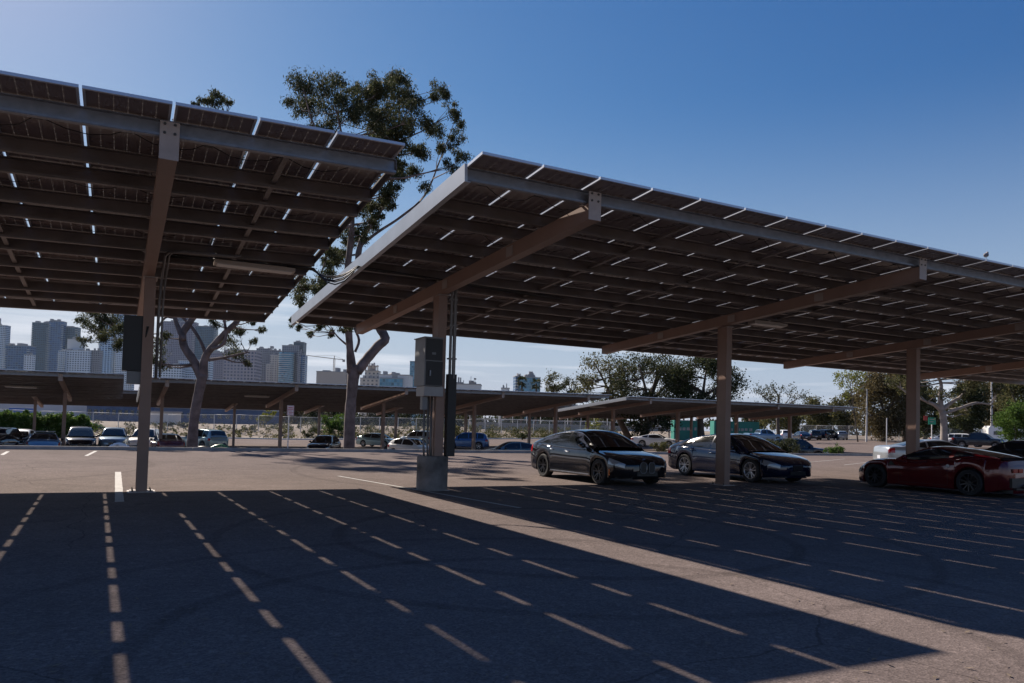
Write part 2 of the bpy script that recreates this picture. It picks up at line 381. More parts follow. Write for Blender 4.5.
# painted bay lines: worn paint laid 4 mm above the asphalt
def stripe(name, a, b, wd=.1):
    g = MB(); a = Vector((a[0], a[1], .004)); b = Vector((b[0], b[1], .004)); d = (b-a).normalized(); n = Vector((-d.y, d.x, 0))*wd/2
    k = int((b-a).length/.35)+1
    g.grid([[lerp(a, b, i/k)-n*(1+.12*noise.noise(Vector((i*.9, a.x, 1)))), lerp(a, b, i/k)+n*(1+.12*noise.noise(Vector((i*.9, a.x, 5))))] for i in range(k+1)])
    return kind_structure(g.build(name, M['paint_white']))
pa = at_z(118, 472, 0); pb = at_z(119.5, 502, 0); stripe('bay_line', pa, pb, .14)
pa = at_z(96, 451, 0); pb = at_z(86, 456, 0); stripe('bay_line', pa, pb, .12)
pa = at_z(2, 455, 0); pb = at_z(8, 451.5, 0); stripe('bay_line', pa, pb, .12)
pa = at_z(338, 476, 0); pb = at_z(520, 508, 0); stripe('bay_line', pa, pb, .09)
for k in range(3):
    pa = at_z(845+k*40, 459+k*1.5, 0); pb = at_z(800+k*44, 463+k*2, 0); stripe('bay_line', pa, pb, .09)

# ------------------------------------------------------------------ canopies
def panel_mesh(rowlen):
    g = MB(); hw, hl = .4825, rowlen/2-.006
    g.mi = 0; g.box((0, 0, -.016), (hw*2-.06, hl*2-.06, .008))
    g.mi = 1
    for sx in (-1, 1): g.box((sx*(hw-.015), 0, -.02), (.03, hl*2, .04))
    for sy in (-1, 1): g.box((0, sy*(hl-.015), -.0195), (hw*2-.061, .03, .039))
    return g

M['rail_dark'] = mat('dark_edge_angle', (.10, .09, .09), .6)
def canopy(label, group, X0, Y0, Z0, sU, tilt, ncols, rowlen, beams, colY, gz, left_rail=False, right_rail=False, pur_d=.22, beam_d=.31, braces=(), near=False, cat='solar canopy'):
    base = Vector((beams[0][1], colY, gz(beams[0][1], colY)))
    root = tag(empty('solar_canopy', base), label, cat, group)
    u = Vector((1, 0, sU)).normalized(); v = Vector((0, math.cos(tilt), -math.sin(tilt))); n = u.cross(v).normalized(); v = n.cross(u).normalized()
    O = Vector((X0, Y0, Z0))
    def P(a, b, c=0): return O + u*a + v*b + n*c - base
    Mx = Matrix((u, v, n)).transposed()
    # modules
    pm = panel_mesh(rowlen)
    cells = []
    for i in range(ncols):
        for r in range(6):
            c = P(i+.5, (r+.5)*rowlen)
            cells.append(((c+base-EYE).length, i, r, c))
    cells.sort(key=lambda t: t[0] if near else t[2]*1000+t[1])
    first = None
    for k, (d, i, r, c) in enumerate(cells[:100]):
        if first is None:
            first = o = pm.build('solar_panel', [M['cells'], M['alu']], root)
        else:
            o = first.copy(); COL.objects.link(o); o.parent = root
        o.matrix_local = Matrix.Translation(c) @ Mx.to_4x4()
    if len(cells) > 100:
        g = MB()
        for d, i, r, c in cells[100:]:
            b0 = len(g.v)
            for q in pm.v: g.v.append(tuple(c + Mx @ Vector(q) - c + c))
            for f, mi in zip(pm.f, pm.m): g.f.append(tuple(b0+t for t in f)); g.m.append(mi)
        # cell pattern is laid out per module, so keep each module's own coordinates
        o = g.build('solar_panel_field', [M['cells_field'], M['alu']], root); o['kind'] = 'stuff'
        uvm = o.data.uv_layers.new(name='module'); loc = []
        nv = len(pm.v)
        idx = [0]*len(o.data.loops); o.data.loops.foreach_get('vertex_index', idx)
        flat = []
        for t in idx: q = pm.v[t % nv]; flat += [q[0], q[1]]
        uvm.data.foreach_set('uv', flat)
    Ln = ncols*1.0
    # purlins: C sections across the slope
    for r in range(6):
        for q in (.52, 1.72):
            vv = (r*1.0)*rowlen + q*rowlen/1.96
            g = MB(); a, b = 0.0, Ln
            g.box((P(Ln/2, vv, -.042-pur_d/2)), (Ln, .014, pur_d), Mx)
            g.box((P(Ln/2, vv-.033, -.048)), (Ln, .052, .012), Mx)
            g.box((P(Ln/2, vv-.033, -.036-pur_d)), (Ln, .052, .012), Mx)
            g.box((P(Ln/2, vv-.064, -.052-pur_d+.032)), (Ln, .008, .03), Mx)
            first_one = (r == 0 and q < 1)
            g.build('purlin', M['galv'] if first_one else M['purlin'], root)  # front purlin in the sky-lit tone, the others in the painted-shade tone
    Lv = 6*rowlen
    if near:
        # string wiring: black leads sagging from module to module under every row, small terminal boxes
        rw_ = random.Random(int(X0*10))
        for r in range(6):
            g = MB(); vv = (r+.5)*rowlen
            for i in range(ncols):
                dv = rw_.uniform(-.05, .05); g.box(P(i+.5, vv+dv, -.045), (.11, .09, .03), Mx)
                if i < ncols-1:
                    s_ = rw_.uniform(.05, .14); g.tube([P(i+.55, vv+dv, -.055), P(i+.8, vv+dv+.1, -.06-s_*.7), P(i+1.05, vv+.12, -.06-s_), P(i+1.3, vv+.08, -.06-s_*.6), P(i+1.45, vv, -.055)], .006, 4)
            g.build('wiring', M['cable'], root)
    if right_rail:
        g = MB(); g.box(P(Ln+.012, Lv/2+.24, -.12), (.02, Lv-.48, .15), Mx); g.build('edge_rail', M['rail_dark'], root)
    for flag, uu in ((left_rail, -.02),):
        if flag:
            g = MB(); sg_ = 1 if uu < 0 else -1; g.box(P(uu, Lv/2+.24, -.145), (.045, Lv-.48, .27), Mx); g.box(P(uu+.045*sg_, Lv/2+.24, -.276), (.05, Lv-.48, .012), Mx)
            g.build('edge_rail', M['rail'], root)
    # thin sag braces between the purlins
    for bx in braces:
        g = MB()
        for kk in range(11):
            r, q = divmod(kk, 2)
            va = r*rowlen+(.52 if q == 0 else 1.72)*rowlen/1.96; r2, q2 = divmod(kk+1, 2); vb = r2*rowlen+(.52 if q2 == 0 else 1.72)*rowlen/1.96
            g.box(P(bx, (va+vb)/2-.015, -.042-pur_d*.62), (.075, vb-va-.075, .05), Mx)
        g.build('sag_brace', M['purlin'], root)
    for tipx, colx, lowx in beams:
        if tipx is None: continue
        zt = lambda x, y: Z0 + sU*(x-X0) - math.tan(tilt)*(y-Y0) - .05 - pur_d
        y0, y1 = Y0+.42, Y0+Lv-(.85 if near else .25)
        a = Vector((tipx, y0, zt(tipx, y0)-beam_d/2)) - base; b = Vector((lowx, y1, zt(lowx, y1)-beam_d/2)) - base
        # box beam with a slight lip top and bottom
        g = MB(); d = (b-a).normalized(); s_ = d.cross(Vector((0, 0, 1))).normalized(); up = s_.cross(d)
        Mb = Matrix((s_, d, up)).transposed(); ln = (b-a).length; c = (a+b)/2
        g.box(c, (.19, ln, beam_d-.004), Mb); g.box(c+up*(-beam_d/2+.008), (.205, ln-.01, .016), Mb)
        bm_ = g.build('beam', M['steel_tan'], root)
        g = MB(); g.mi = 0; g.box(a+Vector((0, -.018, pur_d*.42)), (.23, .016, beam_d+pur_d*.85)); g.mi = 1
        for dx in (-.06, .06):
            for dz in (pur_d*.42+beam_d/2+pur_d*.28, pur_d*.42+beam_d/2-pur_d*.25): g.lathe([(.018, 0), (.018, .014), (.0, .014)], a+Vector((dx, -.038, dz)), 'y', 8)
        g.build('end_plate', [M['steel_plate'], M['bolt']], bm_)
        g = MB(); g.box(b+Vector((0, .012, 0)), (.21, .014, beam_d)); g.build('end_cap', M['steel_plate'], bm_)
        if near:
            def place(name, mk, pts):
                pr_ = None
                for q_ in pts:
                    if pr_ is None: g = MB(); mk(g); pr_ = o_ = g.build(name, M['steel_plate'], bm_)
                    else: o_ = pr_.copy(); COL.objects.link(o_); o_.parent = bm_
                    o_.location = q_
            ps = []
            for r in range(6):
                for q in (.52, 1.72):
                    yv = Y0+((r*rowlen)+q*rowlen/1.96)*math.cos(tilt); t_ = (yv-y0)/(y1-y0)
                    if 0 < t_ < 1: ps.append(a.lerp(b, t_)+Vector((0, 0, beam_d/2)))
            place('purlin_clip', lambda g: (g.box((0, .016, .085), (.20, .01, .19)), g.box((0, .051, .004), (.28, .06, .012))), ps)
            def spl(g):
                g.box((-.101, 0, 0), (.008, .26, beam_d*.7))
                for dy_ in (-.09, .09):
                    for dz_ in (-.07, .07): g.lathe([(.014, 0), (.014, -.012), (.0, -.012)], (-.105, dy_, dz_), 'x', 8)
            place('splice_plate', spl, [a.lerp(b, t_) for t_ in (.22, .47, .73)])
        # column
        z0 = gz(colx, colY); bz = zt(colx, colY)-beam_d
        h = bz - z0 + .02
        cb = Vector((colx, colY, z0)) - base
        g = MB(); g.mi = 0
        g.box(cb+Vector((0, 0, h/2-.1)), (.18, .33, h+.2)); g.box(cb+Vector((0, -.172, h/2-.1)), (.2, .014, h+.2)); g.box(cb+Vector((0, .172, h/2-.1)), (.2, .014, h+.2))
        cl = g.build('column', M['steel_tan'], root)
        if near:
            g = MB(); g.mi = 0; g.box(cb+Vector((0, 0, .011)), (.42, .52, .022)); g.box(cb+Vector((0, 0, -.004)), (.5, .6, .02)); g.mi = 1
            for dx in (-.16, .16):
                for dy in (-.21, .21): g.lathe([(.018, .02), (.018, .05), (.01, .052), (.01, .075), (0, .075)], cb+Vector((dx, dy, 0)), 'z', 8)
            g.build('base_plate', [M['steel_plate'], M['bolt']], cl)
        g = MB(); g.box(cb+Vector((0, 0, h-.012)), (.26, .46, .022)); g.build('cap_plate', M['steel_plate'], cl)
    return root, P, base, zt

M['steel_plate'] = mat('end_plate_steel', (.34, .28, .25), .5, noise_amt=.12, noise_scale=6)
# variant of the cell material that reads each module's own coordinates from the mesh
mc = M['cells'].copy(); mc.name = 'bifacial_cells_field'; nn = mc.node_tree
tcn = [q for q in nn.nodes if q.type == 'TEX_COORD'][0]; uvn = nn.nodes.new('ShaderNodeUVMap'); uvn.uv_map = 'module'
for lk in list(nn.links):
    if lk.from_node == tcn: nn.links.new(uvn.outputs[0], lk.to_socket)
M['cells_field'] = mc

flat0 = lambda x, y: 0.0
G1 = 'large solar canopies over the near parking lot'; G2 = 'solar canopies over the lower parking lot'
LX0 = .4503-1-7
Lroot, LP, Lbase, Lzt = canopy('large solar carport canopy overhead on the left, its column carrying a black box', G1, LX0, 9.9886, 5.3609-.0282*8, .0282, .087, 11, 1.975,
    [(.43, .45, .40), (-7.3, -7.3, -7.3)], 16.5, flat0, pur_d=.22, beam_d=.30, braces=(9.47-0.0, 5.6, 2.6), near=True, right_rail=True)
Rroot, RP, Rbase, Rzt = canopy('large solar carport canopy over the near sedans, with a bright left edge rail', G1, 4.3532, 9.4136, 5.3171+.015, .0009, .064, 37, 2.12,
    [(6.54, 6.38, 6.10), (14.80, 15.0, 14.72), (23.15, 23.35, 23.45), (31.6, 31.75, 32.0)], 15.8, flat0, left_rail=True, pur_d=.21, beam_d=.27, braces=(4.42, 7.15, 12.3, 15.2, 20.3, 23.2, 28.3, 31.2), near=True)
def bb(*xs): return [(x, x, x) for x in xs]
p59 = at_y(59, 385, 50.5).x
canopy('low distant solar canopy at the far left, ending beside the tall dark tower view', G2, -30.8, 51, 4.03-.012*31, .012, .092, 31, 1.96, bb(p59, p59-8, p59-16, p59-24), 56.6, H, pur_d=.2, beam_d=.26, right_rail=False)
canopy('long distant solar canopy behind the two eucalyptus trunks', G2, 1.15, 51, 3.9, .012, .092, 35, 1.96, bb(2.6, 10.55, 18.35, 26.2, 34.1), 56.6, H, pur_d=.2, beam_d=.26, left_rail=True)
canopy('distant solar canopy seen over the roofs of the black and navy sedans', G2, 37.2, 50, 4.22, .003, .085, 28, 1.96, bb(39.7, 47.2, 54.7, 62.2), 55.8, H, pur_d=.2, beam_d=.26, left_rail=True)
canopy('farthest solar canopy, only its columns and beams showing below the long distant canopy', G2, -12, 70, 3.55, .008, .09, 80, 1.96, bb(-6.3, 1.7, 9.7, 17.7, 25.7, 33.7, 41.7, 49.7, 57.7, 65.7), 75, H, pur_d=.2, beam_d=.26)

# ------------------------------------------------------------------ things fixed to the near canopies
def on_plane(px, py, which, drop):
    d = ray(px, py)
    X0, Y0, Z0, s, t = {'L': (LX0, 9.9886, 5.3609-.0282*8, .0282, .087), 'R': (4.3532, 9.4136, 5.33, .0009, .064)}[which]
    # z = Z0 + s(x-X0) - tan t (y-Y0) - drop
    tt = math.tan(t); k = (Z0 - drop - s*X0 + tt*Y0 - EYE.z) / (d.z - s*d.x + tt*d.y)
    return EYE + d*k
def fixture(p, ln=1.25, label='', tilt=.09):
    r = tag(empty('light_fixture', p, 0), label, 'light fixture', 'strip light fixtures under the canopies')
    r.rotation_euler = (-tilt, 0, 0)
    g = MB(); g.box((0, 0, 0), (ln, .26, .07)); g.box((0, 0, .05), (ln-.3, .08, .04)); g.build('housing', M['lamp_tan'], r)
    g = MB(); g.box((0, 0, -.042), (ln-.1, .2, .02)); g.build('lens', M['lens'], r)
    g = MB()
    for s_ in (-1, 1): g.box((s_*ln*.35, 0, .11), (.03, .03, .09))
    g.build('bracket', M['galv'], r)
    return r
fixture(on_plane(255, 267, 'L', .34), 1.55, 'tan strip light fixture under the left canopy beside the black cables')
fixture(on_plane(768, 324, 'R', .34), 1.3, 'tan strip light fixture under the right canopy beside the second column')
for px, py, lab in ((21, 387, 'small pale strip light under the low canopy at the far left edge'), (257, 396.5, 'small pale strip light under the long distant canopy left of the thick trunk'), (598, 407, 'small pale strip light under the distant canopy near its left corner'), (697, 409, 'small pale strip light under the distant canopy just left of the middle tan column')):
    q = at_y(px, py, 56); fixture((q.x, 56, q.z), 1.7, lab)
# black cable bundle along one purlin of both canopies with slack loops across the gap
def cables(label, pts_list, rad=.014):
    g = MB()
    for pts in pts_list: g.tube(pts, rad, 6)
    return tag(g.build('cable_bundle', M['cable'], smooth_=True), label, 'cables')
a = on_plane(165, 262, 'L', .27); b = on_plane(312, 270, 'L', .27); c = on_plane(355, 268, 'R', .24); d = on_plane(560, 300, 'R', .24)
a = Vector((a.x, b.y, a.z + (a.y-b.y)*.09)); lines = []
for k in range(5):
    o = Vector((0, -.05*k, .012*(k % 2))); pts = [a+o, lerp(a, b, .5)+o, b+o]
    for t in (.12, .3, .5, .7, .88): q = lerp(b, c, t); q.z -= (.16+.05*k)*4*t*(1-t); pts.append(q+o)
    pts += [c+o] + [lerp(c, d, t)+o for t in (.3, .6, 1)]
    lines.append(pts)
cables('black cable bundle sagging in loops across the gap between the two near canopies', lines)
a = on_plane(296, 322, 'L', .25); b = on_plane(312, 326, 'L', .40); c = on_plane(329, 321, 'R', .2)
cables('single black cable hanging between the rear corners of the two near canopies', [[a, lerp(a, b, .6)+Vector((0, 0, -.05)), b, lerp(b, c, .5)+Vector((0, 0, -.05)), c]], .012)

# left column: black switch box, lower grey box, conduits
def electrics_left():
    cx, cyy = .45, 16.5
    r = tag(empty('switch_box', (cx-.3, cyy, 2.2)), 'tall black switch box with its back to us on the leftmost tan column', 'electrical box')
    z1 = at_y(132, 316, cyy).z - 2.2; z0 = at_y(132, 371, cyy).z - 2.2; w0 = at_y(122.5, 350, cyy).x-cx+.3; w1 = at_y(142, 350, cyy).x-cx+.3
    g = MB(); g.box(((w0+w1)/2, 0, (z0+z1)/2), (w1-w0, .28, z1-z0)); g.box(((w0+w1)/2, -.145, (z0+z1)/2), (w1-w0-.06, .012, z1-z0-.06)); g.build('cabinet', M['box_dark'], r)
    g = MB(); zz = at_y(132, 384, cyy).z-2.2; g.box(((w0+w1)/2+.05, 0, (z0+zz)/2-.005), (w1-w0-.08, .22, z0-zz-.01)); g.build('lower_box', M['box_grey'], r)
    g = MB()
    for i, dx in enumerate((.05, .11)):
        g.tube([((w1)+dx-.06, -.05, z0-.05), (w1+dx, -.1, z0-.25), (w1+dx+.02, -.12, .3), (w1+dx+.02, -.14, 1.9)], .018, 6)
    g.tube([(w1-.05, -.02, z1-.3), (w1+.05, -.16, z1-.45), (w1+.08, -.2, z1-.2)], .02, 6)
    g.build('flexible_cable', M['cable'], r, True)
    g = MB(); g.box((w1+.02, 0, z1-.2), (.12, .05, .05)); g.box((w1+.02, 0, z0+.3), (.12, .05, .05)); g.build('bracket', M['galv'], r)
    # conduit riser that leaves the column and turns along the purlin
    g = MB(); x = cx+.17; pts = [(x, cyy-.1, 2.25), (x, cyy-.1, 3.6), (x+.02, cyy-.15, 4.15)]
    q = on_plane(166, 250, 'L', .3)
    pts += [(x+.04, q.y+.3, q.z-.05), (q.x+.06, q.y+.1, q.z-.01), (q.x+.3, q.y, q.z+.01), (q.x+1.2, q.y, q.z+.03)]
    q2 = on_plane(240, 253, 'L', .3); pts.append((q2.x, q.y, q.z+.06))
    g.tube(pts, .028, 8); g.tube([(p[0]+.07, p[1], p[2]+.015) for p in pts], .02, 8)
    tag(g.build('conduit', M['conduit'], smooth_=True), 'grey conduit pair rising up the leftmost tan column and bending along the canopy', 'conduit')
electrics_left()

def electrics_right():
    cx, cyy = 6.38, 15.8
    # concrete drum footing
    g = MB(); n = 36
    z1 = at_y(434, 456.5, cyy-.3).z
    prof = [(.35, -.05), (.35, z1-.02), (.335, z1), (.001, z1)]
    g.lathe(prof, (cx-.07, cyy, 0), 'z', n)
    tag(g.build('concrete_footing', M['drum'], smooth_=True, sharp=40), 'round stained concrete footing at the foot of the column with the cabinet', 'footing')
    r = tag(empty('electrical_cabinet', (cx-.3, cyy-.1, 1.4)), 'grey electrical cabinet with a lower junction box on the column of the concrete footing', 'electrical cabinet')
    Y = cyy-.25
    x0 = at_y(416.5, 360, Y).x; x1 = at_y(441, 360, Y).x; zt = at_y(428, 338.5, Y).z; zb = at_y(428, 386, Y).z; zm = at_y(428, 361, Y).z
    X = lambda x: x-r.location.x; Z = lambda z: z-r.location.z
    dpt = .62
    # box seen on its -x flank and its front
    W = x1-x0-.16
    cxx = X(x0+.16+W/2)-.03
    g = MB(); g.mi = 0; g.box((cxx, 0, Z((zt+zb)/2)), (W, dpt, zt-zb)); g.box((cxx, 0, Z(zt)+.012), (W+.05, dpt+.05, .02))
    g.box((cxx, 0, Z(zm)), (W+.012, dpt+.012, .014)); g.build('cabinet', M['box_grey'], r)
    g = MB(); g.box((cxx+W*.02, -dpt/2-.008, Z((zt+zm)/2)), (W*.93, .014, (zt-zm)*.95)); g.box((cxx+W*.05, -dpt/2-.008, Z((zb+zm)/2)), (W*.93, .014, (zm-zb)*.95))
    dr = g.build('door', M['box_dark'], r)
    g = MB(); g.box((cxx-W*.2, -dpt/2-.03, Z((zb+zm)/2)), (.03, .03, .12)); g.build('handle', M['galv'], dr)
    g = MB(); g.box((cxx, -dpt/2-.017, Z(zm)+.16), (.09, .004, .05)); g.build('notice', M['box_grey'], r)
    zb2 = at_y(428, 396, Y).z
    g = MB(); g.box((cxx+.05, 0, Z((zb+zb2)/2)-.004), (W+.03, dpt*.8, zb-zb2-.008)); g.build('junction_box', M['box_pale'], r)
    g = MB(); z3 = at_y(424, 410, Y).z
    g.box((cxx-.1, -.05, Z((zb2+z3)/2)), (.12, .14, zb2-z3-.02)); g.build('small_switch', M['box_grey'], r)
    g = MB()
    for dx in (-.02, .07, .15): g.tube([(cxx+dx, .1, Z(zb2)), (cxx+dx, .1, Z(z1+.25)), (cxx+dx, .05, Z(z1))], .024, 8)
    g.build('conduit', M['conduit'], r, True)
    # tray and tall riser right of the column
    g = MB(); zc = at_y(452, 374, cyy-.3).z
    g.box((cx+.26, cyy-.16, (z1+zc)/2), (.2, .16, zc-z1))
    tag(g.build('cable_tray', M['box_dark'], smooth_=False), 'black cable tray standing against the right side of the column with the cabinet', 'cable tray')
    g = MB(); zz = Rzt(cx, cyy)-.02
    g.tube([(cx+.2, cyy-.2, zc-.1), (cx+.2, cyy-.2, zz)], .035, 8); g.tube([(cx+.29, cyy-.2, zc-.1), (cx+.29, cyy-.2, zz)], .045, 8)
    for hz in (.35, 1.1, 1.7): g.box((cx+.24, cyy-.2, zc+hz), (.2, .11, .03))
    tag(g.build('riser_conduit', M['conduit'], smooth_=True, sharp=40), 'dark conduit riser between the cable tray and the right canopy', 'conduit')
electrics_right()
# pigeon on the front edge of the right canopy
def bird():
    p = on_plane(986, 258.5, 'R', -.0); p = Vector((p.x, 9.47, 5.335+.0009*(p.x-4.35)))
    q = at_y(986, 258, 9.47); p.x = q.x
    g = MB(); pts = [(-.17, 0, .06), (-.10, 0, .085), (-.02, 0, .10), (.05, 0, .115), (.085, 0, .15), (.105, 0, .175), (.135, 0, .172), (.155, 0, .165)]
    g.tube(pts, [.012, .03, .05, .045, .026, .027, .014, .003], 10); g.tube([(-.01, .015, .07), (-.005, .017, 0)], .004, 5); g.tube([(-.01, -.015, .07), (-.005, -.017, 0)], .004, 5)
    o = g.build('bird', mat('pigeon_feathers', (.16, .15, .16), .8, noise_amt=.4, noise_scale=14), smooth_=True, loc=p); o.rotation_euler = (0, 0, .3)
    tag(o, 'small grey bird perched on the front edge of the right canopy', 'bird')
bird()

# ------------------------------------------------------------------ vehicles
# local frame: x forward, y to the car's left, z up, origin on the ground midway between the axles
SPECS = {
 'gran_coupe': dict(wb=2.92, W=.93, fo=.84, ro=1.0, r=.345, zb=.19, zs=.52,
    top=[(-2.46, .86), (-2.38, .97), (-2.1, 1.03), (-1.6, 1.0), (-.9, .965), (.2, .93), (.75, .93), (1.3, .88), (1.85, .79), (2.15, .70), (2.3, .60)],
    plan=[(-2.46, .72), (-2.36, .84), (-2.1, .90), (-1.5, .935), (0, .925), (1.5, .93), (1.9, .90), (2.15, .80), (2.3, .62)],
    roof=[(-2.3, 1.02), (-1.9, 1.13), (-1.3, 1.30), (-.7, 1.40), (-.2, 1.43), (.15, 1.405), (.5, 1.29), (.85, 1.12), (1.22, .93)],
    ws=(.16, 1.16), rw=(-2.05, -1.02), sw=[(-1.72, -1.18), (-1.12, -.36), (-.30, .78)], tum=.50),
 'fastback': dict(wb=2.93, W=.955, fo=.90, ro=1.05, r=.355, zb=.18, zs=.52,
    top=[(-2.51, .80), (-2.44, .94), (-2.2, .99), (-1.6, .985), (-.9, .955), (.2, .92), (.8, .92), (1.35, .87), (1.9, .77), (2.2, .68), (2.36, .58)],
    plan=[(-2.51, .72), (-2.42, .85), (-2.1, .92), (-1.5, .955), (0, .945), (1.5, .955), (1.95, .92), (2.2, .80), (2.36, .60)],
    roof=[(-2.4, .98), (-1.9, 1.12), (-1.3, 1.28), (-.7, 1.385), (-.2, 1.42), (.15, 1.40), (.55, 1.27), (.9, 1.10), (1.28, .92)],
    ws=(.18, 1.2), rw=(-2.1, -1.0), sw=[(-1.78, -1.26), (-1.2, -.38), (-.32, .80)], tum=.50),
 'sports': dict(wb=2.71, W=.94, fo=.92, ro=.88, r=.345, zb=.13, zs=.46,
    top=[(-2.23, .80), (-2.18, .93), (-1.9, .99), (-1.35, 1.0), (-.8, .93), (-.2, .86), (.3, .83), (.75, .84), (1.35, .82), (1.8, .68), (2.1, .52), (2.27, .40)],
    plan=[(-2.23, .80), (-2.15, .88), (-1.8, .94), (-1.3, .965), (-.6, .91), (0, .90), (.6, .92), (1.35, .945), (1.75, .88), (2.05, .70), (2.27, .42)],
    roof=[(-2.1, .98), (-1.7, 1.05), (-1.2, 1.13), (-.7, 1.20), (-.3, 1.235), (-.02, 1.22), (.3, 1.11), (.6, .97), (.86, .84)],
    ws=(.0, .82), rw=(-1.9, -.95), sw=[(-1.42, -.88), (-.74, .52)], tum=.62),
 'coupe': dict(wb=2.72, W=.95, fo=.86, ro=1.2, r=.35, zb=.18, zs=.52,
    top=[(-2.56, .82), (-2.5, .99), (-2.2, 1.03), (-1.6, 1.02), (-.9, .97), (0, .93), (.6, .95), (1.3, .93), (1.8, .86), (2.1, .76), (2.22, .62)],
    plan=[(-2.56, .78), (-2.46, .87), (-2.1, .92), (-1.4, .955), (-.5, .92), (.5, .92), (1.4, .95), (1.85, .90), (2.1, .80), (2.22, .66)],
    roof=[(-2.0, 1.02), (-1.5, 1.15), (-1.0, 1.28), (-.55, 1.355), (-.15, 1.375), (.15, 1.35), (.5, 1.22), (.95, .96)],
    ws=(.15, .9), rw=(-1.85, -.8), sw=[(-1.38, -.82), (-.74, .62)], tum=.55),
 'sedan': dict(wb=2.75, W=.91, fo=.92, ro=1.05, r=.33, zb=.2, zs=.55,
    top=[(-2.42, .80), (-2.36, 1.0), (-2.1, 1.06), (-1.6, 1.05), (-.9, .99), (.2, .95), (.9, .95), (1.4, .90), (1.95, .78), (2.2, .68), (2.29, .58)],
    plan=[(-2.42, .74), (-2.34, .84), (-2.0, .89), (-1.4, .91), (0, .905), (1.4, .91), (1.9, .87), (2.15, .76), (2.29, .6)],
    roof=[(-2.0, 1.05), (-1.5, 1.25), (-1.05, 1.40), (-.5, 1.46), (.0, 1.455), (.3, 1.40), (.75, 1.18), (1.2, .94)],
    ws=(.1, 1.12), rw=(-1.9, -1.08), sw=[(-1.35, -.50), (-.42, .72)], tum=.42),
 'suv': dict(wb=2.75, W=.94, fo=.88, ro=.95, r=.37, zb=.26, zs=.7,
    top=[(-2.32, .9), (-2.28, 1.08), (-2.0, 1.12), (-1.0, 1.10), (.3, 1.06), (.95, 1.07), (1.4, 1.03), (1.95, .95), (2.15, .84), (2.25, .7)],
    plan=[(-2.32, .82), (-2.24, .88), (-1.9, .92), (-1.0, .94), (1.3, .94), (1.9, .90), (2.1, .82), (2.25, .7)],
    roof=[(-2.24, 1.12), (-2.12, 1.40), (-1.9, 1.62), (-1.4, 1.69), (-.5, 1.72), (.15, 1.70), (.45, 1.62), (.8, 1.38), (1.2, 1.07)],
    ws=(.3, 1.12), rw=(-2.2, -1.95), sw=[(-1.85, -1.25), (-1.17, -.35), (-.27, .78)], tum=.28),
 'minivan': dict(wb=3.0, W=.98, fo=.98, ro=1.1, r=.34, zb=.22, zs=.65,
    top=[(-2.6, .9), (-2.56, 1.05), (-2.2, 1.08), (-1.0, 1.06), (.6, 1.02), (1.3, 1.03), (1.8, .96), (2.25, .86), (2.42, .74), (2.48, .6)],
    plan=[(-2.6, .86), (-2.5, .93), (-2.0, .97), (0, .98), (1.5, .97), (2.1, .92), (2.35, .80), (2.48, .66)],
    roof=[(-2.52, 1.08), (-2.42, 1.4), (-2.2, 1.65), (-1.6, 1.73), (-.5, 1.76), (.3, 1.72), (.7, 1.58), (1.2, 1.28), (1.62, 1.02)],
    ws=(.45, 1.52), rw=(-2.48, -2.22), sw=[(-2.1, -1.3), (-1.2, -.2), (-.1, 1.05)], tum=.26),
 'hatch': dict(wb=2.65, W=.90, fo=.87, ro=.72, r=.325, zb=.2, zs=.58,
    top=[(-2.04, .85), (-2.0, 1.02), (-1.7, 1.06), (-.9, 1.02), (.3, .97), (.9, .97), (1.4, .92), (1.85, .82), (2.08, .72), (2.18, .6)],
    plan=[(-2.04, .76), (-1.96, .84), (-1.6, .88), (0, .90), (1.3, .90), (1.8, .86), (2.05, .76), (2.18, .6)],
    roof=[(-1.97, 1.05), (-1.75, 1.27), (-1.4, 1.43), (-.9, 1.51), (-.2, 1.53), (.2, 1.47), (.65, 1.24), (1.12, .97)],
    ws=(.12, 1.04), rw=(-1.9, -1.45), sw=[(-1.35, -.52), (-.44, .70)], tum=.38),
 'pickup': dict(wb=3.5, W=.98, fo=.95, ro=1.15, r=.39, zb=.36, zs=.8,
    top=[(-2.9, .95), (-2.88, 1.28), (-2.0, 1.28), (-1.0, 1.28), (.0, 1.25), (1.0, 1.25), (1.6, 1.22), (2.3, 1.14), (2.6, 1.02), (2.7, .8)],
    plan=[(-2.9, .94), (-2.8, .97), (0, .98), (2.2, .98), (2.55, .93), (2.7, .86)],
    roof=[(-1.12, 1.28), (-1.06, 1.6), (-.85, 1.84), (-.2, 1.90), (.55, 1.87), (.85, 1.68), (1.35, 1.25)],
    ws=(.62, 1.25), rw=(-1.1, -.95), sw=[(-.85, -.05), (.03, .95)], tum=.26),
}

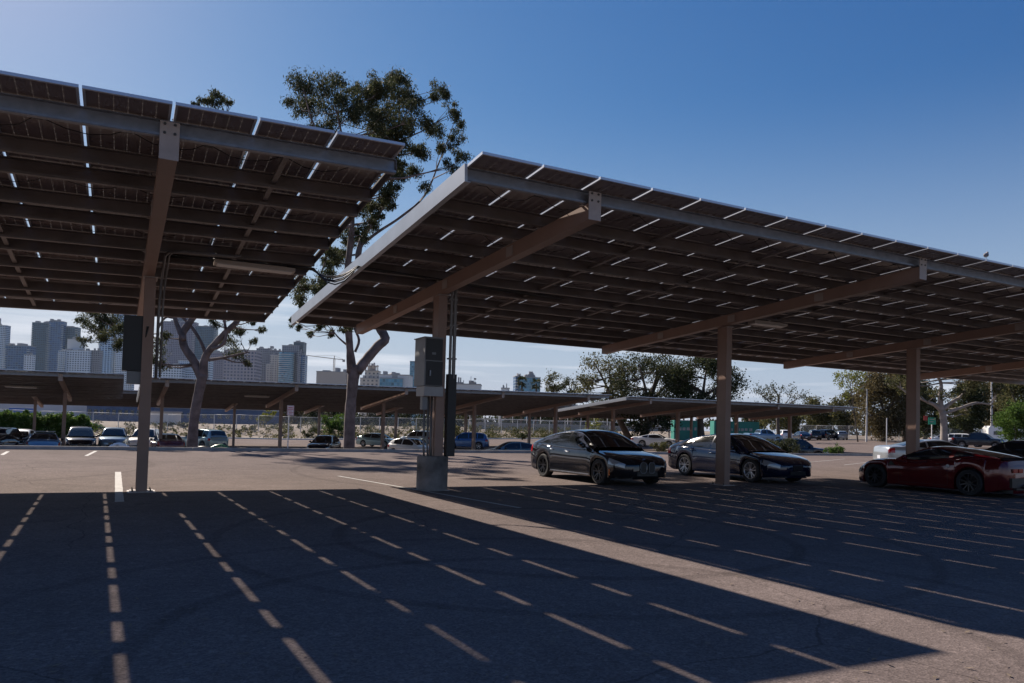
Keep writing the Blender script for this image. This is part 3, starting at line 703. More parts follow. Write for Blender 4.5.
class Shell:
    def __init__(s, spec):
        s.s = spec; s.xa = -spec['wb']/2; s.xf = spec['wb']/2; s.R = spec['r']+.045
    def w(s, x): return sinterp(s.s['plan'], x)
    def zt(s, x): return sinterp(s.s['top'], x)
    def arch(s, x):
        z = s.s['zb']
        x0, x1 = s.s['plan'][0][0], s.s['plan'][-1][0]
        z += .10*(1-smooth(0, .45, x-x0)) + .05*(1-smooth(0, .4, x1-x))
        for a in (s.xa, s.xf):
            d = abs(x-a)
            if d < s.R: z = max(z, s.s['r']+math.sqrt(s.R**2-d*d))
        return z
    def section(s, x):
        w = s.w(x); zt = s.zt(x); za = s.arch(x); zb = s.s['zb']+.0; zs = max(za+.02, min(s.s['zs'], zt-.12))
        # flare over the arches
        fl = 0
        for a in (s.xa, s.xf): fl = max(fl, .018*(1-smooth(s.R*.9, s.R*1.5, abs(x-a))))
        zm = za+(zt-za)*.5; zh = max(za+.035, zt-.10)
        za2 = min(za, zt-.16)
        pts = [(0, zb), (w*.70, zb), (w*.70, max(zb+.01, za2)), (w*.955+fl, za2), (w*.985+fl, za2+.03), (w*.992+fl*.8, lerp(za2, zt, .32)), (w+fl*.3, lerp(za2, zt, .58)), (w*.988, lerp(za2, zt, .76)), (w*.965, lerp(za2, zt, .88)), (w*.92, zt-.022), (w*.84, zt+.004), (w*.55, zt+.028), (0, zt+.038)]
        return pts
    def pt(s, x, t):    # t in 0..12 along the section
        p = s.section(x); i = min(11, int(t)); f = t-i
        return lerp(p[i][0], p[i+1][0], f), lerp(p[i][1], p[i+1][1], f)
    # cabin
    def zr(s, x): return sinterp(s.s['roof'], x)
    def belt(s, x): return s.zt(x)-.03
    def wb_(s, x): return s.w(x)*.925
    def wtop(s, x): return max(.35, s.wb_(x) - max(0, s.zr(x)-s.belt(x))*s.s['tum']) - .05
    def side_y(s, x, z):
        h = max(.001, s.zr(x)-s.belt(x)); t = max(0, (z-s.belt(x))/h)
        a = s.wb_(x); b = s.wtop(x)
        return a + (b-a)*(t**1.25) 
    def top_z(s, x, y):
        wt = s.wtop(x)-.03; q = min(1, abs(y)/wt); return s.zr(x) + .025*(1-q*q) - .012*q**6
    def cab_section(s, x):
        zr = s.zr(x); bz = s.belt(x); h = max(.002, zr-bz); P = []
        for t in (-.04/h if h > .05 else -.5, .15, .35, .55, .75, .90): z = bz+h*t; P.append((s.side_y(x, max(z, bz)), z))
        wt = s.wtop(x)
        P.append((s.side_y(x, bz+h*.97), bz+h*.965)); P.append((wt-.035, s.top_z(x, wt-.05)))
        for q in (.8, .55, .28, 0): P.append(((wt-.05)*q, s.top_z(x, (wt-.05)*q)))
        return P

def stations(a, b, n, extra=()):
    xs = [a+(b-a)*i/n for i in range(n+1)] + list(extra); xs = sorted(x for x in xs if a <= x <= b)
    o = [xs[0]]
    for x in xs[1:]:
        if x-o[-1] > .004: o.append(x)
    return o

def wheel_meshes(r, style, lod):
    n = 36 if lod == 0 else 16
    wd = .235
    t = MB(); h = wd/2
    t.lathe([(r*.66, -h*.82), (r*.80, -h), (r*.93, -h*.98), (r*.985, -h*.80), (r, -h*.5), (r, h*.5), (r*.985, h*.80), (r*.93, h*.98), (r*.80, h), (r*.66, h*.82)], (0, 0, 0), 'y', n, False)
    m_ = MB(); m_.mi = 0
    # barrel and lip
    m_.lathe([(r*.68, h*.86), (r*.70, h*.96), (r*.665, h*.96), (r*.63, h*.80), (r*.60, -h*.3), (r*.60, -h*.75)], (0, 0, 0), 'y', n, False)
    k = {'five': 5, 'double': 5, 'ten': 10}[style]
    hub = r*.15
    m_.lathe([(hub, h*.2), (hub, h*.74), (hub*.6, h*.80), (.0001, h*.80)], (0, 0, 0), 'y', 14)
    if lod < 2:
        for i in range(k):
            a = 2*math.pi*i/k + .31
            spl = (-.17, .17) if style == 'double' else (0,)
            for d in spl:
                a0 = a + d*1.1; a1 = a + d*1.35
                p0 = Vector((math.cos(a0)*hub*.8, h*.66, math.sin(a0)*hub*.8)); p1 = Vector((math.cos(a1)*r*.655, h*.84, math.sin(a1)*r*.655))
                m_.bar(p0, p1, .030 if style != 'five' else .06, .035, (0, 1, 0)) if style != 'five' else m_.bar(p0, p1, .062, .035, (0, 1, 0))
    d = MB(); d.lathe([(r*.60, -h*.4), (r*.0001+.0001, -h*.4)], (0, 0, 0), 'y', n, False)
    d.lathe([(r*.45, -h*.3), (r*.45, -h*.1), (.0001, -h*.1)], (0, 0, 0), 'y', 20)
    return t, m_, d

def build_car(kind, name, paint_, label, cat, loc, ang, group=None, lod=0, rimm='rim', style='double', extras=()):
    """ang: heading of the car's nose measured counter-clockwise from +x"""
    spec = SPECS[kind]; S = Shell(spec)
    root = tag(empty(name, loc, ang), label, cat, group)
    x0, x1 = spec['plan'][0][0], spec['plan'][-1][0]
    ex = []
    for a in (S.xa, S.xf):
        for k in range(-8, 9): ex.append(a+S.R*math.sin(k/8*math.pi/2)*.9995)
        ex += [a-S.R-.006, a+S.R+.006]
    xs = stations(x0, x1, 46 if lod == 0 else 24, ex if lod < 2 else ex[::2]+[S.xa-S.R-.006, S.xa+S.R+.006, S.xf-S.R-.006, S.xf+S.R+.006])
    xs = stations(x0, x1, 1, xs + [x0+.012, x0+.04, x1-.012, x1-.035, x1-.07])
    g = MB(); rows = []
    for x in xs:
        p = S.section(x); rows.append([(x, y, z) for y, z in p] + [(x, -y, z) for y, z in p[-2:0:-1]])
    g.grid(rows, close=True)
    n = len(rows[0]); g.f = [tuple(f) for f in g.f]
    # end fasciae, slightly bulged
    for ri, sx in ((0, -1), (len(rows)-1, 1)):
        base_ = ri*n; r = rows[ri]; zc = sum(p[2] for p in r)/n
        ring = [g.vert((p[0]+sx*.05, p[1]*.72, lerp(zc, p[2], .72))) for p in r]
        for j in range(n):
            q = (base_+j, base_+(j+1) % n, ring[(j+1) % n], ring[j]); g.face(q if sx > 0 else q[::-1])
        g.face(ring if sx > 0 else ring[::-1])
    if lod == 0:
        # door and lid shut lines as fine dark grooves laid on the skin
        g.mi = 1
        def seam(xa, za, xb, zb, k=8):
            for sg in (1, -1):
                prev = None
                for i in range(k+1):
                    x = lerp(xa, xb, i/k); z = lerp(za, zb, i/k); p = S.section(x); y = None
                    for (ya, z1), (yb, z2) in zip(p[3:10], p[4:11]):
                        if z1 <= z <= z2+1e-6: y = lerp(ya, yb, (z-z1)/max(1e-6, z2-z1)); break
                    if y is None: continue
                    q = (x, sg*(y+.0015), z)
                    if prev:
                        d = .0035; b0 = len(g.v)
                        dx, dz = q[0]-prev[0], q[2]-prev[2]; ll = math.hypot(dx, dz) or 1; ox, oz = -dz/ll*d, dx/ll*d
                        g.v += [(prev[0]-ox, prev[1], prev[2]-oz), (prev[0]+ox, prev[1], prev[2]+oz), (q[0]+ox, q[1], q[2]+oz), (q[0]-ox, q[1], q[2]-oz)]
                        g.face((b0, b0+1, b0+2, b0+3))
                    prev = q
        zt = spec['zb']+.10; fd = spec['sw'][-1][1]; rd = spec['sw'][-1][0]-.03
        seam(fd+.10, zt, fd+.13, S.zt(fd)-.05); seam(rd, zt, rd, S.zt(rd)-.03)
        if kind not in ('sports', 'coupe'): seam(spec['sw'][-2][0]+.12, .62, spec['sw'][-2][0]-.02, S.zt(-1)-.04)
        seam(fd+.10, zt, rd, zt); 
        if kind not in ('sports', 'coupe'): seam(rd, zt, S.xa+S.R+.08, zt)
    body = g.build('body', [paint_, M['black_trim']], root, True, 38)
    # underbody and inner wheel wells in black: floor faces
    for i, p in enumerate(body.data.polygons):
        j = i % n
        if i < (len(rows)-1)*n and (j in (0, 1) or j in (n-1, n-2)): p.material_index = 1
    # cabin
    ra, rb = spec['roof'][0][0], spec['roof'][-1][0]
    cx = stations(ra, rb, 30 if lod == 0 else 16)
    g = MB(); rows = []
    for x in cx:
        p = S.cab_section(x); rows.append([(x, y, z) for y, z in p] + [(x, -y, z) for y, z in p[-2::-1]])
    g.grid(rows); rf = g.build('roof', paint_, root, True, 50)
    def patch_side(xa, xb, sg, lift=.004, k=10):
        g = MB(); lo = []; hi = []; mid = []
        for i in range(k+1):
            x = lerp(xa, xb, i/k); zb = S.zt(x)+.022; h = S.zr(x)-S.belt(x); zt_ = S.belt(x)+h*.90-.018
            if zt_-zb < .012: continue
            r = []
            for t in (0, .25, .5, .75, 1):
                z = lerp(zb, zt_, t); r.append((x, sg*(S.side_y(x, z)+lift), z))
            lo.append(r)
        if len(lo) < 2: return None
        g.grid(lo if sg < 0 else [r[::-1] for r in lo]); return g, lo
    for (xa, xb) in spec['sw']:
        for sg in (1, -1):
            q = patch_side(xa, xb, sg)
            if not q: continue
            q[0].build('side_window', M['glass_car'], root, True)
            if lod == 0 and 'chrome' in extras:
                tr = MB(); tr.tube([Vector(r[-1])+Vector((0, 0, .008)) for r in q[1]], .008, 6)
                tr.build('window_trim', M['chrome'], root, True)
    def patch_top(xa, xb, name, inset=.05):
        g = MB(); r = []
        for i in range(11):
            x = lerp(xa, xb, i/10); wt = S.wtop(x)-inset; r.append([(x, wt*q, S.top_z(x, wt*q)+.006) for q in (-1, -.75, -.5, -.25, 0, .25, .5, .75, 1)])
        g.grid(r); return g.build(name, M['glass_car'], root, True)
    patch_top(spec['ws'][0]+.04, spec['ws'][1], 'windscreen'); patch_top(spec['rw'][0], spec['rw'][1], 'rear_window')
    # shell patches for lamps
    def patch(name, mt, xa, xb, ta, tb, sg, lift=.006, nx=5, nt_=4):
        g = MB(); rows = []
        for i in range(nx+1):
            x = lerp(xa, xb, i/nx); r = []
            for k in range(nt_+1):
                y, z = S.pt(x, lerp(ta, tb, k/nt_)); nrm = Vector((0, .8, .3)); r.append((x + (lift if xa > 0 else -lift), sg*(y+lift), z+lift*.4))
            rows.append(r)
        g.grid(rows if sg > 0 else [r[::-1] for r in rows]); return g.build(name, mt, root, True)
    xf1 = x1-.01; xr0 = x0+.01
    for sg in (1, -1):
        patch('headlight', M['lamp_clear'], xf1-.42, xf1-.02, 6.3, 8.2, sg)
        if kind != 'sports': patch('taillight', M['lamp_red'], xr0+.01, xr0+.28, 6.3, 8.3, sg)
    # front and rear face items on the bulged caps
    zc = spec['zb']; zt1 = S.zt(x1)
    g = MB(); wv = S.w(x1)*.7
    g.box((x1+.052, 0, lerp(zc, zt1, .36)), (.03, wv*1.5, .12)); 
    gr = g.build('lower_grille', M['black_trim'], root)
    g = MB()
    if 'kidney' in extras:
        g.mi = 0
        for sg in (1, -1):
            yc = sg*.135; w_, h_ = .095, .135; z_ = lerp(zc, zt1, .74)
            loop = [Vector((x1+.075, yc+w_*c*(1.0), z_+h_*s)) for c, s in ((-.55, -1), (.55, -1), (1, -.7), (1, .7), (.6, 1), (-.6, 1), (-1, .7), (-1, -.7), (-.55, -1))]
            g.tube(loop, .007, 6, cap=False)
        g.mi = 1
        for sg in (1, -1): g.box((x1+.062, sg*.135, lerp(zc, zt1, .72)), (.025, .18, .25))
        g.build('grille', [M['galv'], M['black_trim']], root, True, 40)
        e = MB(); e.mi = 0; e.lathe([(.04, 0), (.04, .01), (.0001, .012)], (x1-.10, 0, S.zt(x1-.1)+.036), 'z', 16); e.build('emblem', [mat('emblem_blue', (.10, .25, .6), .3)], root, True, 30)
    elif kind != 'sports':
        g.box((x1+.058, 0, lerp(zc, zt1, .74)), (.02, wv*.95, .15)); g.build('grille', M['rim_dark'], root)
    g = MB(); g.box((x0-.056, 0, lerp(spec['zb'], S.zt(x0), .52)), (.012, .31, .155)); g.build('number_plate', M['plate'], root)
    if kind in ('suv', 'minivan', 'sedan', 'hatch', 'pickup'):
        g = MB(); g.box((x1+.072, 0, lerp(zc, zt1, .30)), (.012, .31, .155)); g.build('number_plate', M['plate'], root)
    if lod < 2:
        # mirrors
        mx = spec['sw'][-1][1]-.05
        for sg in (1, -1):
            g = MB(); yb = S.side_y(mx, S.zt(mx)+.03); z = S.zt(mx)+.07
            prof = []
            for i in range(7):
                a = i/6; yy = yb+.04+.19*a; hh = .055*math.sin(math.pi*min(1, .25+a*.7))+.012; prof.append([(mx-.02+.075*math.cos(q)*(.6+.4*math.sin(math.pi*a)), sg*yy, z+.02*a+hh*math.sin(q)*1.15) for q in [k*math.pi/4 for k in range(8)]])
            g.grid(prof, close=True); g.face([len(g.v)-8+k for k in range(8)]); g.face([k for k in range(8)][::-1]); g.bar((mx, sg*(yb-.01), z-.05), (mx, sg*(yb+.10), z-.01), .05, .03)
            g.build('mirror', paint_ if lod == 0 else M['black_trim'], root, True, 50)
        if lod == 0:
            for xh in [spec['sw'][-1][0]+.16] + ([spec['sw'][-2][0]+.12] if kind not in ('sports', 'coupe') else []):
                for sg in (1, -1):
                    p = S.section(xh); y = p[8][0]; z = p[8][1]-.03
                    g = MB(); g.tube([(xh-.11, sg*(y+.012), z), (xh-.09, sg*(y+.034), z), (xh+.09, sg*(y+.036), z), (xh+.11, sg*(y+.012), z)], .012, 6); g.build('door_handle', M['chrome'] if 'chrome' in extras else paint_, root, True)
            if 'sill' in extras:
                for sg in (1, -1):
                    g = MB(); g.bar((S.xa+S.R+.06, sg*(S.w(0)*.992), spec['zb']+.055), (S.xf-S.R-.06, sg*(S.w(0)*.992), spec['zb']+.055), .025, .03); g.build('sill_trim', M['galv'], root)
            if 'amber' in extras:
                for sg in (1, -1):
                    xa_ = S.xf+S.R+.02; g = MB(); p = S.section(xa_+.06); g.box((xa_+.055, sg*(p[5][0]+.006), p[5][1]-.02), (.035, .012, .16)); g.build('side_marker', M['lamp_amber'], root)
    # wheels
    t, m_, d = wheel_meshes(spec['r'], style, lod)
    protos = None
    for a in (S.xf, S.xa):
        for sg in (1, -1):
            e = empty('wheel', (a, sg*(S.w(a)-.115), spec['r']), 0, root)
            if sg < 0: e.rotation_euler = (0, 0, math.pi)
            if protos is None:
                protos = [t.build('tyre', M['tyre'], e, True, 40), m_.build('rim', M[rimm], e, True, 35), d.build('brake_disc', M['rim_dark'], e, True, 35)]
            else:
                for o in protos: c = o.copy(); COL.objects.link(c); c.parent = e
    return root, S

D2 = math.pi/2
# the three near cars
# right wheels (towards us) of both sedans stand at x = 11.36 and 16.75
build_car('gran_coupe', 'parked_sedan', M['p_grey'], 'dark grey four-door coupe sedan with twin upright grille and chrome window line', 'car', (11.36+.85, 17.95, 0), -D2, 'cars parked under the near right canopy', 0, 'rim_dark', 'double', ('kidney', 'chrome', 'sill', 'amber'))
build_car('fastback', 'parked_sedan', M['p_navy'], 'dark navy fastback sedan parked behind the second tan column', 'car', (16.78+.87, 17.92, 0), -D2, 'cars parked under the near right canopy', 0, 'rim', 'double', ())
vr, VS = build_car('sports', 'sports_car', M['p_red'], 'low crimson sports coupe with black wheels facing away from us', 'car', (19.5+.86, 12.95, 0), D2, 'cars parked under the near right canopy', 0, 'rim_dark', 'ten', ())
def sports_details(root, S):
    # side vent behind the front wheel, rear valance with round exhausts, spoiler, plate
    for sg in (1, -1):
        g = MB(); x_ = .72; p = S.section(x_)
        g.f = []
        b0 = len(g.v); y = p[7][0]+.008
        for q in ((x_+.14, .80), (x_+.22, .70), (x_-.05, .46), (x_-.20, .38), (x_-.08, .56)): g.v.append((q[0], sg*(y-.012*abs(q[1]-.62)*3), q[1]))
        g.face([b0+i for i in range(5)] if sg < 0 else [b0+i for i in range(5)][::-1]); g.build('side_vent', M['black_trim'], root)
        g = MB(); g.lathe([(.045, 0), (.045, .008), (.0001, .009)], (-.78, sg*(S.section(-.78)[7][0]+.004), .74), 'y', 12); g.build('fuel_flap' if sg > 0 else 'badge', M['p_silver'], root)
    xr = S.s['plan'][0][0]
    g = MB(); g.box((xr-.045, 0, .40), (.06, 1.5, .24)); g.box((xr-.05, 0, .25), (.1, 1.2, .05)); g.build('rear_valance', M['black_trim'], root)
    for yy in (-.24, -.08, .08, .24):
        g = MB(); g.lathe([(.05, 0), (.055, -.12), (.045, -.12), (.04, -.02), (.0001, -.02)], (xr-.05, yy, .31), 'x', 14); g.build('exhaust_pipe', M['chrome'], root, True)
    g = MB(); rows = []
    for i in range(13):
        y = -.82+1.64*i/12; bow = .10*(y/.82)**2; rows.append([(xr+.03+bow, y, .965), (xr-.03+bow, y, 1.03), (xr-.01+bow, y, 1.035), (xr+.10+bow, y, .985)])
    g.grid(rows, close=True); g.build('spoiler', M['black_trim'], root, True, 40)
    for yy in (-.58, -.36, .36, .58):
        g = MB(); g.box((xr-.06, yy, .70), (.03, .17, .10)); g.build('taillight', M['lamp_red'], root)
sports_details(vr, VS)
# dark hatchback beyond the sports car at the frame edge
build_car('sedan', 'parked_sedan', M['p_black'], 'black car mostly hidden behind the tail of the crimson sports coupe', 'car', (24.6, 13.0, 0), D2, 'cars parked under the near right canopy', 0, 'rim_dark', 'ten')
# silver coupe further back, its nose hidden behind the red car's roof
q = at_depth(873, 449, 34.5)
hd = R_(-30)
build_car('coupe', 'parked_coupe', M['p_silver'], 'silver coupe seen from its rear corner beyond the crimson sports coupe', 'car', (q.x+3.5*math.cos(hd), q.y+3.5*math.sin(hd)+.7, 0), hd, None, 0, 'rim_dark', 'ten')

GL = 'vehicles parked in the lower lot below the kerb'
def far_car(kind, name, p, label, cat, px, depth, head, lod=1, grp=GL, rimm='rim', style='five', zoff=0, extras=()):
    q = at_depth(px, 430, depth); z = H(q.x, q.y)+zoff
    return build_car(kind, name, M[p] if isinstance(p, str) else p, label, cat, (q.x, q.y, z), R_(head), grp, lod, rimm, style, extras)
# headings in degrees counter-clockwise from +x (away from camera is about +62)
far_car('suv', 'parked_suv', 'p_navy', 'dark blue suv at the left frame edge in front of the hedge', 'suv', 4, 47, 78)
far_car('hatch', 'parked_hatchback', 'p_silver', 'silver hatchback beside the dark blue suv near the left frame edge', 'car', 23.5, 52, 85)
far_car('sedan', 'parked_sedan', 'p_black', 'black sedan low in the left frame corner behind the kerb', 'car', -2, 41.5, 70)
sd = far_car('sedan', 'parked_estate', 'p_steel', 'pale blue sedan with a roof rack seen from behind near the hedge', 'car', 45, 46.5, 93, 1)[0]
g = MB(); g.box((-.35, 0, 1.545), (1.1, 1.15, .03))
for sx in (-.8, .1):
    for sy in (-.45, .45): g.box((sx, sy, 1.50), (.05, .05, .08))
g.build('roof_rack', M['box_pale'], sd)
far_car('minivan', 'parked_minivan', 'p_black', 'black minivan facing us at the end of the hedge', 'minivan', 81, 55, -87)
far_car('suv', 'parked_suv', 'p_steel', 'steel blue suv facing us left of the leftmost near column', 'suv', 114.5, 57, -93)
far_car('suv', 'parked_suv', 'p_white', 'white suv half hidden by the leftmost near column', 'suv', 146, 57, -100)
far_car('sedan', 'parked_sedan', 'p_maroon', 'dark maroon sedan seen from behind just left of the leaning tree trunk', 'car', 167.5, 53, 94)
far_car('suv', 'parked_suv', 'p_teal', 'pale teal suv partly hidden by the leaning tree trunk', 'suv', 203, 62, 118)
far_car('hatch', 'parked_hatchback', 'p_black', 'black hatchback facing us between the sign post and the thick trunk', 'car', 325, 58, -118, rimm='rim_dark')
far_car('sedan', 'parked_sedan', 'p_teal', 'pale green sedan in shade between two thin columns right of the thick trunk', 'car', 379, 80, -52)
far_car('hatch', 'parked_hatchback', 'p_white', 'small white hatchback peeping over the kerb left of the cabinet column', 'car', 413, 62, -60, zoff=-.12)
far_car('suv', 'parked_suv', 'p_silver', 'silver suv behind the small white hatchback by the cabinet column', 'suv', 419, 84, 120)
far_car('suv', 'parked_suv', 'p_blue', 'bright blue suv right of the cabinet column', 'suv', 466.5, 77, 150)
far_car('sedan', 'parked_sedan', 'p_darkteal', 'dark green sedan behind the tail of the dark grey sedan', 'car', 512, 53, 168, zoff=.0)
far_car('coupe', 'parked_coupe', 'p_white', 'white coupe between the roofs of the dark grey and navy sedans', 'car', 657, 78, -48, zoff=.3)
# the row in the far right lot
GR = 'vehicles in a row along the far right lot'
far_car('pickup', 'parked_pickup', 'p_steel', 'steel blue pickup beside the green fabric fence', 'pickup', 764, 112, -15, 1, GR)
far_car('suv', 'parked_suv', 'p_white', 'white suv in the far row left of the distant tan column', 'suv', 783, 124, 60, 1, GR)
far_car('sedan', 'parked_sedan', 'p_navy', 'navy sedan in the far row right of the distant tan column', 'car', 801, 126, 62, 1, GR)
far_car('suv', 'parked_suv', 'p_black', 'black suv in the middle of the far row', 'suv', 814, 128, 50, 1, GR)
far_car('minivan', 'parked_minivan', 'p_navy', 'long dark blue van in the far row', 'van', 828.5, 130, 10, 1, GR)
far_car('hatch', 'parked_hatchback', 'p_silver', 'silver hatchback ending the far row at its right', 'car', 840.5, 131, 50, 1, GR)
far_car('suv', 'parked_suv', 'p_black', 'dark car half behind the round bush at the kerb', 'car', 797, 60, -28, 1, None)
GQ = 'vehicles under the trees beyond the silver coupe'
far_car('sedan', 'parked_sedan', 'p_black', 'black sedan parked behind the roof of the silver coupe', 'car', 932, 68, -60, 1, GQ)
far_car('suv', 'parked_suv', 'p_white', 'white suv parked left of the tall light pole', 'suv', 966, 98, -70, 1, GQ)
far_car('sedan', 'parked_sedan', 'p_silver', 'silver sedan farther back left of the white suv', 'car', 950, 106, -70, 1, GQ)
far_car('pickup', 'parked_pickup', 'p_black', 'dark pickup under the trees behind the tall light pole', 'pickup', 980, 92, -70, 1, GQ)

def motorcycle(px, depth, head, body_mat, label):
    q = at_depth(px, 440, depth); r = tag(empty('motorcycle', (q.x, q.y, H(q.x, q.y)), R_(head)), label, 'motorcycle', 'motorcycles parked in the lower lot')
    for x in (-.68, .72):
        g = MB(); g.lathe([(.22, -.06), (.27, -.08), (.31, -.05), (.325, 0), (.31, .05), (.27, .08), (.22, .06)], (x, 0, .325), 'y', 20); wv = g.build('wheel', M['tyre'], r, True)
        g = MB(); g.lathe([(.225, -.03), (.235, 0), (.225, .03), (.2, 0), (.225, -.03)], (x, 0, .325), 'y', 20)
        for k in range(5): a = k*1.2566; g.bar((x, 0, .325), (x+.21*math.cos(a), 0, .325+.21*math.sin(a)), .02, .02)
        g.build('rim', M['rim'], wv)
    g = MB(); g.tube([(-.95, 0, .86), (-.6, 0, .84), (-.2, 0, .80), (.1, 0, .92), (.35, 0, .98), (.55, 0, .98), (.8, 0, .82), (.86, 0, .66)], [.03, .10, .14, .17, .17, .16, .12, .03], 10)
    g.tube([(.1, 0, .7), (.45, 0, .62), (.55, 0, .45), (.2, 0, .3), (-.2, 0, .3)], [.1, .15, .13, .12, .08], 8); g.build('fairing', body_mat, r, True)
    g = MB(); g.tube([(-.9, 0, .93), (-.5, 0, .90), (-.1, 0, .88)], [.06, .11, .09], 8); g.build('seat', M['black_trim'], r, True)
    g = MB(); g.tube([(-.15, 0, .33), (.15, 0, .36), (.2, 0, .55), (-.1, 0, .6), (-.15, 0, .33)], .13, 8); g.tube([(-.68, .09, .325), (-.1, .09, .36)], .03, 6); g.build('engine', M['rim_dark'], r, True)
    g = MB(); g.tube([(.72, .09, .325), (.5, .09, .95)], .022, 6); g.tube([(.72, -.09, .325), (.5, -.09, .95)], .022, 6); g.tube([(.40, .36, 1.02), (.5, .12, 1.0), (.5, -.12, 1.0), (.40, -.36, 1.02)], .016, 6); g.build('handlebar', M['galv'], r, True)
    g = MB(); g.tube([(.62, 0, 1.0), (.52, 0, 1.2)], [.12, .05], 8); g.build('windshield', M['glass_car'], r, True)
    g = MB(); g.lathe([(.07, 0), (.05, .04), (.0001, .05)], (.84, 0, .84), 'x', 10); g.build('headlight', M['lamp_clear'], r, True)
motorcycle(214, 42.5, -10, mat('green_fairing', (.05, .16, .03), .3, coat=1), 'green and black motorcycle parked right of the leaning tree trunk')
motorcycle(126, 42, 185, M['p_white'], 'white motorcycle in front of the steel blue suv')

# ------------------------------------------------------------------ distant buildings
def facade(name, wall, glass, bay=3.2, floor=3.3, gx=.62, gz=.55, phase=0.0, rough_glass=.25):
    mt = bpy.data.materials.new(name); mt.use_nodes = True; n = mt.node_tree; N = n.nodes; K = n.links.new; b = N['Principled BSDF']
    t = N.new('ShaderNodeTexCoord'); s = N.new('ShaderNodeSeparateXYZ'); K(t.outputs['Object'], s.inputs[0])
    def mth(op, a, c=None):
        q = N.new('ShaderNodeMath'); q.operation = op
        for i, v in enumerate((a, c)):
            if v is None: continue
            if isinstance(v, (int, float)): q.inputs[i].default_value = v
            else: K(v, q.inputs[i])
        return q.outputs[0]
    xy = mth('ADD', s.outputs[0], s.outputs[1])
    fx = mth('FRACT', mth('ADD', mth('DIVIDE', xy, bay), 100+phase)); fz = mth('FRACT', mth('ADD', mth('DIVIDE', s.outputs[2], floor), 100.2))
    mx = mth('LESS_THAN', fx, gx); mz = mth('LESS_THAN', fz, gz); msk = mth('MULTIPLY', mx, mz)
    # every window its own tone: blinds, lights, reflections
    cx = mth('FLOOR', mth('ADD', mth('DIVIDE', xy, bay), 100+phase)); cz = mth('FLOOR', mth('ADD', mth('DIVIDE', s.outputs[2], floor), 100.2))
    cb = N.new('ShaderNodeCombineXYZ'); K(cx, cb.inputs[0]); K(cz, cb.inputs[1]); wn = N.new('ShaderNodeTexWhiteNoise'); K(cb.outputs[0], wn.inputs[0])
    r = N.new('ShaderNodeMapRange'); r.inputs['To Min'].default_value = .55; r.inputs['To Max'].default_value = 1.6; K(wn.outputs[0], r.inputs[0])
    gm = N.new('ShaderNodeMixRGB'); gm.blend_type = 'MULTIPLY'; gm.inputs[0].default_value = 1; gm.inputs[1].default_value = (*glass, 1); K(r.outputs[0], gm.inputs[2])
    mc_ = N.new('ShaderNodeMixRGB'); mc_.inputs[1].default_value = (*wall, 1); K(msk, mc_.inputs[0]); K(gm.outputs[0], mc_.inputs[2]); K(mc_.outputs[0], b.inputs['Base Color'])
    rr = mth('SUBTRACT', .85, mth('MULTIPLY', msk, .85-rough_glass)); K(rr, b.inputs['Roughness']); return mt
FC = {
 'dark': facade('dark_glass_facade', (.07, .13, .18), (.015, .04, .08), 3.4, 3.3, .78, .62),
 'dark2': facade('blue_glass_facade', (.12, .20, .30), (.015, .06, .16), 4.2, 3.6, .85, .70),
 'white': facade('white_facade', (.56, .62, .70), (.02, .05, .10), 4.0, 3.4, .60, .48),
 'white2': facade('white_narrow_facade', (.48, .56, .66), (.02, .06, .12), 3.0, 3.2, .66, .5),
 'pale': facade('pale_tower_facade', (.32, .45, .60), (.02, .07, .16), 5.0, 3.3, .7, .58),
 'mauve': facade('mauve_facade', (.22, .20, .25), (.04, .05, .09), 3.2, 3.4, .45, .5),
 'pink': facade('pink_grid_facade', (.32, .28, .31), (.04, .05, .10), 5.2, 5.0, .6, .55),
 'grey': facade('grey_facade', (.24, .24, .27), (.04, .05, .08), 3.3, 3.3, .5, .5),
 'tan': facade('tan_facade', (.50, .46, .42), (.10, .11, .13), 4.5, 4.0, .45, .45),
 'blue': facade('teal_glass_facade', (.13, .27, .34), (.07, .20, .30), 3, 3.6, .88, .8),
 'slab': mat('dark_slab_wall', (.05, .08, .11), .5), 'plain': mat('plain_light_wall', (.55, .56, .57), .8), 'roof': mat('roof_grey', (.3, .3, .31), .9),
 'plaster': mat('tan_plaster', (.45, .39, .35), .9)}
